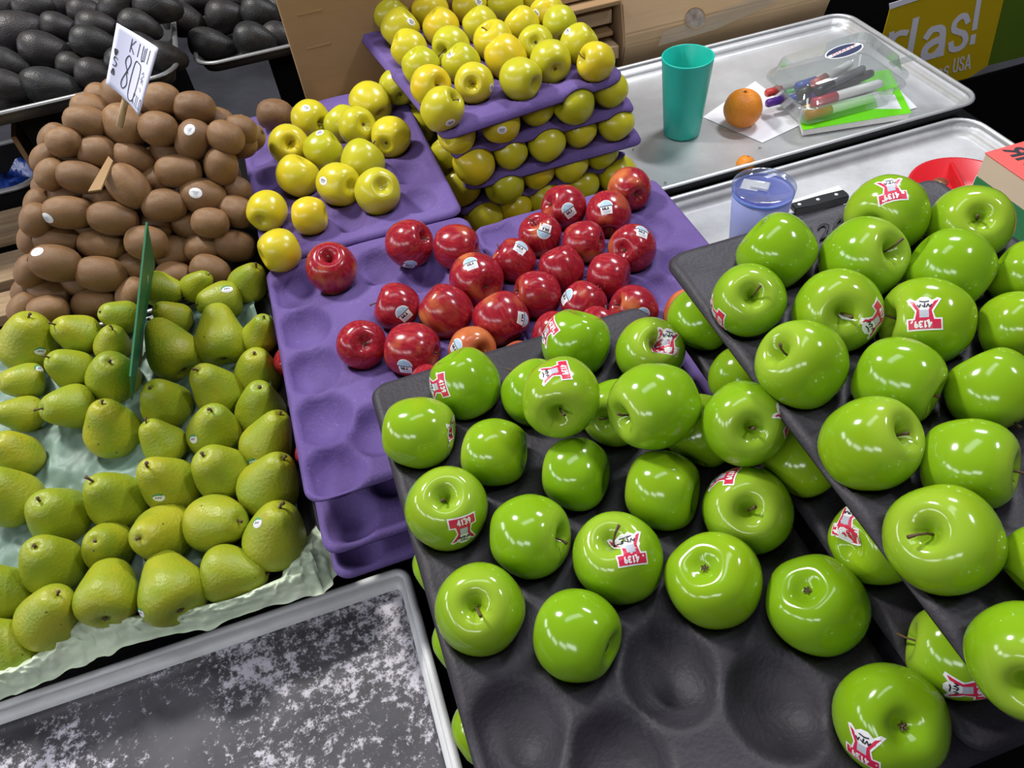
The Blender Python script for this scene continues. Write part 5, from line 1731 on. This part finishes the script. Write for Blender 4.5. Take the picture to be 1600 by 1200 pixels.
hp = [onface(1086 + 16 * math.cos(i * math.pi / 10), 28 + 17 * math.sin(i * math.pi / 10), .0012) for i in range(20)]
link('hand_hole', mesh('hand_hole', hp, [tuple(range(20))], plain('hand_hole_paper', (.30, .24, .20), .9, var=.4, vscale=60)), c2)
link('hole_edge', tube(hp + hp[:1], [.0012] * 21, M['card'], 'hole_edge', 6, False), c2)
tq = [onface(1032, 66), onface(1130, 36), onface(1220, -8), onface(1212, -22), onface(1140, 18), onface(1038, 52)]
link('tape', mesh('tape', [onface(1028, 72), onface(1120, 45), onface(1215, 2), onface(1205, -18), onface(1110, 24), onface(1036, 50)], [(0, 1, 4, 5), (1, 2, 3, 4)], M['tape']), c2)
pf = empty('flat_cardboard_stack', (.62, 1.66, 0))
tag(pf, 'stack of flattened cardboard between the apple stack and taped carton', 'cardboard')
for k, (z, dy, xx) in enumerate(((-.02, .0, 0), (.018, .022, .01), (.034, -.01, .0), (.080, .012, -.01), (.100, .03, .0), (.150, .0, .01), (.165, .03, 0))):
    box('flat_sheet', -.15 + xx, .092 + xx * .5, -.055 + dy, .16 + dy, z, z + (.010 if k % 2 else .030), M['card_pale' if k % 2 == 0 else 'card'], .002, pf)
crate('dark plastic crate in the corner behind the carton and the banner', 1.275, 1.62, 1.66, 1.95, -.78, .06, M['blackp'])
crate('black crate at the right beyond the sheet pans', 1.34, 2.7, .75, 1.494, -.78, -.20, M['blackp'])

# ------------------------------------------------------------------ banner
bn = empty('banner', (1.55, 1.5, -.05))
tag(bn, 'yellow and green printed banner hanging behind the sheet pans', 'banner')
BY = 1.5
MYB = plain('banner_yellow', (.66, .46, .008), .45, var=.12, vscale=3)
MGB = plain('banner_green', (.11, .19, .015), .45, var=.15, vscale=4)
MW = plain('banner_white', (.84, .82, .92), .5)


def bpt(px, py, lift=0.0):
    p = aty(px, py, BY)
    return p - bn.location + Vector((0, -lift, 0))


pts_poly('yellow_field', [bpt(1370, 90), bpt(1470, 135), bpt(1500, 130), bpt(1543, 102), bpt(1575, -30), bpt(1560, -50), bpt(1392, 8)], MYB, .002, bn)
pts_poly('green_field', [bpt(1543.5, 102), bpt(1600, 88), bpt(1700, 60), bpt(1700, -80), bpt(1576, -60), bpt(1575.5, -30)], MGB, .002, bn)
pts_poly('white_edge_tape', [bpt(1389, 14, .003), bpt(1452, -7, .003), bpt(1450, -14, .003), bpt(1388, 5, .003)], MW, .001, bn)
BL = {   # heavy letters as centre lines in a unit box; the stroke is .3 of the width
    'r': [[(.16, .0), (.16, 1)], [(.16, .62), (.34, .86), (.62, .92), (.95, .88)]],
    'l': [[(.5, 0), (.5, 1)]],
    'a': [[(.14, .74), (.30, .90), (.52, .93), (.76, .84), (.82, .62), (.82, 0)], [(.80, .54), (.50, .52), (.20, .40), (.16, .20), (.34, .07), (.60, .10), (.80, .30)]],
    's': [[(.86, .74), (.72, .90), (.46, .93), (.20, .82), (.20, .64), (.46, .53), (.74, .42), (.84, .24), (.70, .09), (.44, .06), (.20, .13), (.12, .28)]],
    '!': [[(.5, .34), (.5, 1)], [(.5, 0), (.5, .16)]],
    'o': [[(.5, .94), (.2, .84), (.14, .5), (.2, .16), (.5, .06), (.8, .16), (.86, .5), (.8, .84), (.5, .94)]],
    'U': [[(.16, 1), (.16, .28), (.30, .09), (.5, .06), (.70, .09), (.84, .28), (.84, 1)]],
    'A': [[(.12, 0), (.46, .96)], [(.54, .96), (.88, 0)], [(.28, .28), (.72, .28)]],
    'G': [[(.86, .74), (.70, .91), (.46, .94), (.2, .80), (.14, .5), (.2, .2), (.46, .06), (.74, .10), (.86, .26), (.86, .48), (.56, .48)]],
    'K': [[(.16, 0), (.16, 1)], [(.84, 1), (.22, .48)], [(.36, .58), (.88, 0)]],
    'Я': [[(.84, 0), (.84, 1)], [(.84, .94), (.40, .92), (.20, .74), (.40, .54), (.84, .50)], [(.50, .50), (.14, 0)]],
}
BL['S'] = BL['s']


def block_letter(ch, quad, m, name, parent, w=.27, lift=.0):
    quad = [Vector(p) for p in quad]
    asp = ((quad[3] - quad[0]).length + (quad[2] - quad[1]).length) / ((quad[1] - quad[0]).length + (quad[2] - quad[3]).length)
    n = (quad[1] - quad[0]).cross(quad[3] - quad[0]).normalized()
    if ch in '!l':
        w = .62
    vs, fs, k = [], [], 0
    for s in BL[ch]:
        for pl in ribbons([[(p[0], p[1] * asp) for p in smooth(s, 3)]], w):
            b0 = len(vs)
            k += 1
            for p in pl:
                vs.append(bil(quad, p.x, min(1.02, max(-.02, p.y / asp))) + n * (lift + .00002 * k))
            fs.append((b0, b0 + 1, b0 + 2, b0 + 3))
    return link(name, mesh(name, vs, fs, m), parent)


bz = lambda x, y: bpt(1000 + x * .375, y * .375, .002)
for ch, q_, of_ in (('r', ((1008, 300), (1082, 278), (1116, 114), (1034, 138)), .03), ('l', ((1092, 268), (1136, 255), (1170, 68), (1126, 84)), .0),
                    ('a', ((1160, 256), (1268, 226), (1282, 94), (1184, 120)), .04), ('s', ((1276, 226), (1364, 196), (1378, 44), (1298, 70)), .045),
                    ('!', ((1364, 186), (1400, 175), (1430, -22), (1395, -10)), .02)):
    block_letter(ch, [bz(*p) for p in q_], MW, 'big_letter', bn)
for ch, q_ in (('a', ((1236, 330), (1253, 324), (1260, 280), (1242, 286))), ('s', ((1258, 322), (1281, 314), (1288, 268), (1264, 278))), ('r', ((1196, 344), (1228, 333), (1238, 288), (1208, 298))),
               ('U', ((1298, 303), (1321, 298), (1328, 238), (1306, 245))), ('S', ((1324, 297), (1346, 291), (1353, 230), (1331, 237))), ('A', ((1348, 291), (1374, 284), (1379, 222), (1357, 229)))):
    block_letter(ch, [bz(*p) for p in q_], MW, 'small_letter', bn)

# ------------------------------------------------------------------ things on the far pan
MTE = N('teal_plastic')
MTE.b.inputs['Base Color'].default_value = (.010, .50, .40, 1)
MTE.rough(.38)
MTE.b.inputs['Subsurface Weight'].default_value = .25
MTE.b.inputs['Subsurface Radius'].default_value = (.004, .02, .016)
cpb = at(1065, 207, .0005)
cup = empty('plastic_cup', cpb)
tag(cup, 'tall translucent teal plastic cup on the far sheet pan', 'cup')


def ring(r, z, n=40, sq=0.0):
    return [Vector((r * math.cos(2 * math.pi * k / n), r * math.sin(2 * math.pi * k / n), z)) for k in range(n)]


H, rb, rt = .163, .0375, .0500
link('wall', loft('wall', [ring(rb - .006, 0), ring(rb, .004), ring(rb + (rt - rb) * .5, H * .5), ring(rt, H - .003), ring(rt + .0006, H), ring(rt - .001, H + .001), ring(rt - .0024, H), ring(rb + (rt - rb) * .5 - .002, H * .5), ring(rb - .002, .008)], MTE.m, True, True), cup)

MO = N('orange_peel')
v = MO.coord()
MO.color(MO.mix(MO.ramp(MO.noise(v, 2, 4), [(.3, K0), (.7, K1)]), (.72, .21, .006), (.80, .28, .012)))
MO.rough(.36)
MO.bump(MO.voro(v, 22), .25, .04)
P_OR = [(0, .90), (.1, .90), (.3, .92), (.6, .78), (.85, .5), (1.0, 0), (.88, -.48), (.6, -.79), (.3, -.93), (.1, -.94), (0, -.93)]
ome, obv = apple_mesh('orange', MO.m, P_OR, seg=36, n=26, lobes=0, wob=.02, seed=3)
og = link('orange', ome, None, at(1161, 169, .0385))
og.scale = (.0392,) * 3
tag(og, 'whole orange resting on white paper on the far pan', 'orange')
link('stem_scar', calyx_mesh(.895, .10, M['calyx'], 1), og)
sm = link('small_citrus', ome, None, at(1165, 257, .0178))
sm.scale = (.0185, .0185, .0175)
sm.rotation_euler = (.2, .3, 1)
tag(sm, 'tiny orange citrus fruit behind the tumbler', 'citrus')
link('stem_scar', calyx_mesh(.89, .14, M['calyx'], 1), sm)


def pap(label, px, z, m=None, th=.0006, name='paper_sheet'):
    o = pts_poly(name, [at(*p, z) for p in px], m or M['paper'], th)
    tag(o, label, 'paper')
    return o


pap('white paper sheet lying under the orange', [(1098, 183), (1191, 223), (1262, 190), (1180, 127)], .0012)
pap('white paper slip sticking out behind the green notebook', [(1330, 150), (1405, 176), (1433, 168), (1378, 112)], .0018)
# notebook
nb = empty('notebook', (1.05, 1.2, .0025))
tag(nb, 'bright green notebook with a white label under the clear box', 'notebook')
MGN = plain('notebook_green', (.17, .72, .005), .4)
n1, n2, n3 = at(1252, 213, .0025), at(1421, 186, .0025), at(1387, 118, .0025)
n4 = n1 + (n3 - n2)
hv = Vector((0, 0, 1))
a = nb.location


def slab(name, q, z0, z1, m, parent):
    vs = [p + hv * z0 - parent.location for p in q] + [p + hv * z1 - parent.location for p in q]
    fs = [(3, 2, 1, 0), (4, 5, 6, 7)] + [(i, (i + 1) % 4, (i + 1) % 4 + 4, i + 4) for i in range(4)]
    return link(name, mesh(name, vs, fs, m), parent)


q = [n1, n2, n3, n4]
slab('pages', [bil(q, .01, .01), bil(q, .985, .01), bil(q, .985, .99), bil(q, .01, .99)], 0, .013, plain('page_edges', (.72, .70, .68), .7, bump=.3, bscale=120), nb)
slab('cover', q, .0132, .0142, MGN, nb)
slab('cover_label', [bil(q, .62, .22), bil(q, .93, .10), bil(q, .93, .42), bil(q, .66, .50)], .0143, .0147, M['white'], nb)

# clear clamshell with markers
MC = m_clear('clear_plastic', (.92, .95, .94), .13, .06, .08)
cl = empty('clamshell_box', (1.032, 1.240, .0185))
cl.rotation_euler = (0, 0, -.04)
tag(cl, 'clear plastic clamshell box full of marker pens on the notebook', 'box')
hx, hy = .112, .078
lower = [rrect(hx - .016, hy - .016, .02, 0), rrect(hx - .012, hy - .012, .022, .003), rrect(hx - .002, hy - .002, .026, .046), rrect(hx + .006, hy + .006, .03, .047), rrect(hx + .007, hy + .007, .03, .0455)]
link('lower_shell', loft('lower_shell', lower, MC, True, False), cl)
lid = [rrect(hx + .007, hy + .007, .03, 0), rrect(hx + .006, hy + .006, .03, .0015), rrect(hx - .003, hy - .003, .026, .002), rrect(hx - .013, hy - .013, .022, .034), rrect(hx - .017, hy - .017, .02, .037)]
ld = link('lid', loft('lid', lid, MC, False, True), cl, (0, .0, .0485))
ld.rotation_euler = (math.radians(2), math.radians(-5), 0)
ld.location.z += .009
box('tab', -.02, .03, -.016, .003, 0, .0012, MC, .0003, ld).location = (hx + .012, -.02, .001)
# oval label on the lid
bm = bmesh.new()
def disc(rx, ry, z, mi, pts=None):
    p = pts or [(rx * math.cos(i * math.pi / 16), ry * math.sin(i * math.pi / 16)) for i in range(32)]
    f = bm.faces.new([bm.verts.new((x, y, z)) for x, y in p])
    f.material_index = mi
disc(.041, .021, .0378, 0)
disc(.038, .0185, .0381, 1)
disc(0, 0, .0383, 0, [(-.037, -.0075), (.037, .0005), (.037, .0085), (-.037, .0005)])
me = bpy.data.meshes.new('oval_label')
bm.to_mesh(me)
bm.free()
for m in (M['white'], plain('label_navy', (.03, .04, .10), .4)):
    me.materials.append(m)
ol = link('oval_label', me, ld, (.02, .015, 0))
ol.rotation_euler = (0, 0, .05)
text_mesh('GIANT', [Vector((-.029, -.0060, .0386)), Vector((.029, .0008, .0386)), Vector((.029, .0075, .0386)), Vector((-.029, .0008, .0386))], plain('label_red', (.45, .04, .05), .4), 0, 'label_lettering', ol, 0)

MK = []
pens = [  # x0,y0,z0, x1,y1,z1, radius, barrel, cap
    (-.088, -.052, .014, .075, -.046, .016, .0085, (.72, .70, .70), (.55, .02, .03)),
    (-.080, -.030, .013, .085, -.022, .014, .0085, (.75, .74, .73), (.60, .30, .02)),
    (-.092, -.008, .013, .070, .006, .013, .0085, (.70, .70, .72), (.02, .02, .02)),
    (-.086, .018, .013, .080, .024, .013, .0085, (.74, .74, .74), (.02, .05, .35)),
    (-.080, .042, .013, .088, .046, .013, .0085, (.74, .74, .74), (.05, .35, .08)),
    (-.070, -.040, .032, .088, -.030, .033, .0085, (.74, .72, .72), (.50, .03, .05)),
    (-.055, -.018, .031, .095, .012, .034, .0080, (.10, .09, .09), (.12, .02, .30)),
    (-.075, .006, .031, .085, .034, .032, .0080, (.55, .50, .42), (.02, .02, .02)),
    (-.068, .026, .033, .075, .052, .032, .0080, (.70, .70, .74), (.03, .08, .40)),
    (-.060, -.030, .048, .070, .010, .050, .0075, (.16, .15, .18), (.02, .02, .03)),
    (-.050, .000, .048, .060, .040, .050, .0075, (.74, .74, .74), (.60, .12, .10)),
]
pl_ = ['red', 'orange', 'black', 'dark blue', 'green', 'crimson', 'purple', 'jet black', 'bright blue', 'charcoal', 'salmon']
for k, (x0, y0, z0_, x1, y1, z1, r, cb_, cc) in enumerate(pens):
    o = empty('marker_pen', cl.matrix_basis @ Vector((x0, y0, z0_)))
    tag(o, f'marker pen with a {pl_[k]} cap inside the clear box', 'marker', 'markers in the clear box')
    d = Vector((x1 - x0, y1 - y0, z1 - z0_))
    o.rotation_mode = 'QUATERNION'
    o.rotation_quaternion = Quaternion((0, 0, 1), -.04) @ d.to_track_quat('X', 'Z')
    l = d.length
    r *= 1.18
    f = .34
    mb, mc = plain('pen_barrel', cb_, .35), plain('pen_cap', cc, .3)
    link('cap', tube([(0, 0, 0), (.002, 0, 0), (l * f, 0, 0)], [r * .8, r, r], mc, 'cap', 12), o)
    link('barrel', tube([(l * f + .0002, 0, 0), (l * .95, 0, 0), (l, 0, 0)], [r * .93, r * .93, r * .8], mb, 'barrel', 12), o)
# pens poking out at the left end
for (px, py, col, nm) in ((1197, 146, (.62, .06, .04), 'scarlet'), (1198, 162, (.09, .02, .26), 'violet')):
    p = at(px, py, .04 if nm == 'scarlet' else .030)
    o = empty('marker_pen', p)
    tag(o, f'marker pen whose {nm} end pokes out left of the clear box', 'marker', 'markers in the clear box')
    mc = plain('pen_cap', col, .3)
    link('cap', tube([(0, 0, 0), (.003, 0, 0), (.035, 0, 0)], [.007, .0085, .0085], mc, 'cap', 12), o)
    link('barrel', tube([(.0352, 0, 0), (.10, 0, 0)], [.008, .008], plain('pen_barrel', (.3, .3, .3), .4), 'barrel', 12), o)

# ------------------------------------------------------------------ things on the nearer right pan
MP = N('periwinkle_coat')
MP.b.inputs['Base Color'].default_value = (.36, .41, .80, 1)
MP.rough(.42)
tum = empty('tumbler', (.648, .884, .0008))
tag(tum, 'periwinkle insulated tumbler with a clear lid', 'tumbler')
HT = .142
R0, R1 = .039, .0485
rr2 = lambda t: R0 + (R1 - R0) * t
link('body', loft('body', [ring(R0 - .004, 0), ring(R0, .003), ring(rr2(.5), HT * .5), ring(rr2(.93), HT * .93), ring(rr2(.93) - .002, HT * .935), ring(rr2(.93) - .004, HT * .90), ring(R0 - .002, .02)], MP.m, True, True), tum)
link('neck_band', loft('neck_band', [ring(rr2(.93) - .001, HT * .925), ring(rr2(.93) + .0006, HT * .93), ring(rr2(.97), HT * .955), ring(rr2(.97) - .003, HT * .957)], plain('band_blue', (.15, .27, .75), .35)), tum)
MLID = m_clear('clear_lid', (.80, .84, .97), .10, .05, .06)
link('lid', loft('lid', [ring(rr2(1) - .003, HT * .955), ring(rr2(1) + .001, HT * .97), ring(rr2(1) + .0015, HT * 1.02), ring(rr2(1) - .001, HT * 1.03), ring(rr2(1) - .004, HT * 1.02), ring(rr2(1) - .006, HT * .985), ring(.004, HT * .98)], MLID, False, True), tum)
MSL = m_clear('lid_slider', (.8, .82, .9), .12, .1, .38)
sl_ = box('slider', -.014, .014, -.010, .010, 0, .006, MSL, .002, tum)
sl_.location = (-.004, .004, HT * .985)
sl_.rotation_euler = (0, 0, -.75)
s2_ = box('slider_rail', -.022, .006, -.015, .013, 0, .002, MSL, .001, tum)
s2_.location = (-.008, .010, HT * .983)
s2_.rotation_euler = (0, 0, -.75)

kn = empty('kitchen_knife', at(1237, 328, .016))
tag(kn, 'kitchen knife with a black riveted handle beside the tumbler', 'knife')
kd = at(1319, 306, .016) - kn.location
kn.rotation_euler = (0, 0, math.atan2(kd.y, kd.x))
kl = kd.length
bm = bmesh.new()
pf_ = [(0, -.010), (kl * .3, -.0115), (kl * .7, -.011), (kl, -.0145), (kl + .004, -.004), (kl + .002, .010), (kl * .6, .0095), (0, .0105)]
vs = [bm.verts.new((x, y, z)) for z in (-.008, .008) for x, y in pf_]
k = len(pf_)
bm.faces.new(vs[:k][::-1])
bm.faces.new(vs[k:])
for i in range(k):
    bm.faces.new((vs[i], vs[(i + 1) % k], vs[(i + 1) % k + k], vs[i + k]))
bmesh.ops.bevel(bm, geom=bm.edges[:], offset=.002, segments=2, affect='EDGES')
link('handle', from_bm('handle', bm, plain('knife_handle_black', (.012, .012, .014), .35)), kn)
for t in (.13, .48, .83):
    link('rivet', tube([(kl * t, 0, .0075), (kl * t, 0, .0087)], [.0035, .0033], plain('rivet_steel', (.75, .75, .78), .3), 'rivet', 12), kn)
link('blade', mesh('blade', [(0, -.009, -.001), (0, .010, -.001), (-.05, .010, -.001), (-.075, .002, -.001), (0, -.009, .001), (0, .010, .001), (-.05, .010, .001), (-.075, .002, .001)],
                   [(3, 2, 1, 0), (4, 5, 6, 7), (0, 1, 5, 4), (1, 2, 6, 5), (2, 3, 7, 6), (3, 0, 4, 7)], M['alu']), kn)
pap('white paper scrap under the knife', [(1226, 348), (1330, 312), (1310, 290), (1210, 322)], .0012)
# divided red dish with coins
MR = plain('red_plastic', (.62, .012, .02), .32)
dc = Vector((1.055, .868, .0008))
ds = empty('divided_dish', dc)
tag(ds, 'red round divided dish holding loose coins', 'dish')
DR = .092
link('bowl', loft('bowl', [ring(DR - .022, 0, 48), ring(DR - .004, .026, 48), ring(DR, .028, 48), ring(DR + .003, .0275, 48), ring(DR + .002, .030, 48), ring(DR - .003, .0305, 48), ring(DR - .025, .004, 48)], MR, True, True), ds)
dv = at(1496, 270, .028) - dc
ad0 = math.degrees(math.atan2(dv.y, dv.x))
for ad in (ad0, ad0 + 120, ad0 + 240):
    d = box('divider', .006, DR - .008, -.003, .003, .003, .027, MR, .002, ds)
    d.rotation_euler = (0, 0, math.radians(ad))
rc_ = random.Random(5)
mcs, mcb = plain('coin_silver', (.55, .55, .56), .3, .8), plain('coin_brass', (.33, .24, .12), .35, .7)
cs, cbm = tube([(0, 0, 0), (0, 0, .0017)], [.0110, .0110], mcs, 'coin', 18), tube([(0, 0, 0), (0, 0, .0017)], [.0125, .0125], mcb, 'coin', 18)
spots = [(p.x - dc.x, p.y - dc.y) for p in (at(px, py, .006) for px, py in ((1470, 284), (1472, 297), (1456, 304), (1440, 300), (1486, 304), (1497, 308), (1430, 298), (1462, 312), (1479, 313)))]
for k, (x, y) in enumerate(spots):
    o = link('coin', cs if k % 2 else cbm, None, dc + Vector((x, y, .0046 + .0019 * (k // 4))))
    o.rotation_euler = (rc_.uniform(-.05, .05), rc_.uniform(-.05, .05), 0)
    tag(o, 'silvery coin lying in the red divided dish' if k % 2 else 'brassy coin lying in the red divided dish', 'coin', 'silvery coins in the dish' if k % 2 else 'brassy coins in the dish')

# printed fruit box at the right edge
fb = empty('fruit_box', (1.03, .68, .034))
tag(fb, 'green, cream and red printed box at the right edge', 'box')
X0, X1, Y0, Y1 = -.03, .045, -.16, .133
Zb = [0, .012, .034, .036, .078, .110]
mats_ = [plain('box_dark_red', (.22, .012, .015), .5), plain('box_green', (.005, .17, .045), .5, var=.15, vscale=20), M['white'], plain('box_cream', (.60, .48, .34), .6)]
box('lower_band', X0, X1, Y0, Y1, 0, .016, mats_[0], .001, fb)
box('green_band', X0, X1, Y0, Y1, .0162, .0678, mats_[1], .001, fb)
box('white_end', X0 + .001, X1 - .001, Y1, Y1 + .0015, .004, .068, mats_[2], .0005, fb)
box('cream_band', X0 + .0005, X1 - .0005, Y0, Y1, .068, .1088, mats_[3], .001, fb)
box('top_panel', X0 - .001, X1 + .001, Y0, Y1 + .001, .109, .1115, plain('box_coral_red', (.74, .10, .09), .5), .0008, fb)
zt_ = .1118
MY2 = plain('letter_yellow', (.72, .78, .16), .5)
for ch, y0_, y1_, h0, h1, m_ in (('Я', .128, .104, -.004, .028, M['ink']), ('K', .101, .078, -.004, .028, M['ink']), ('G', .073, .046, -.006, .030, MY2), ('r', .043, .027, -.006, .020, MY2), ('o', .025, .002, -.006, .020, MY2)):
    block_letter(ch, [(h0, y0_, zt_), (h0, y1_, zt_), (h1, y1_ - .003, zt_), (h1, y0_ - .003, zt_)], m_, 'letter', fb)
o = box('small_carton', .99, 1.08, .545, .73, .0008, .0335, M['card'], .002)
tag(o, 'flat brown carton under the printed box at the right edge', 'box')

# crumbs on the far pan
for k, (px, py) in enumerate(((1185, 232), (1256, 243), (1216, 253), (990, 232), (1037, 285))):
    p = at(px, py, .002)
    o = link('leaf_crumb', tube([(0, 0, 0), (.003, .001, .001), (.007, .0, 0)], [.0006, .001, .0004], M['stem'], 'leaf_crumb', 6), None, p)
    o.rotation_euler = (0, 0, k * 1.3)
    tag(o, ['dark crumb on the far pan just below the white paper', 'dark crumb on the far pan, right of the tiny citrus', 'dark crumb on the far pan, between tiny citrus and front rim', 'dark crumb on the far pan beside the apple stack', 'dark crumb on the far pan near the red apples'][k], 'crumb')
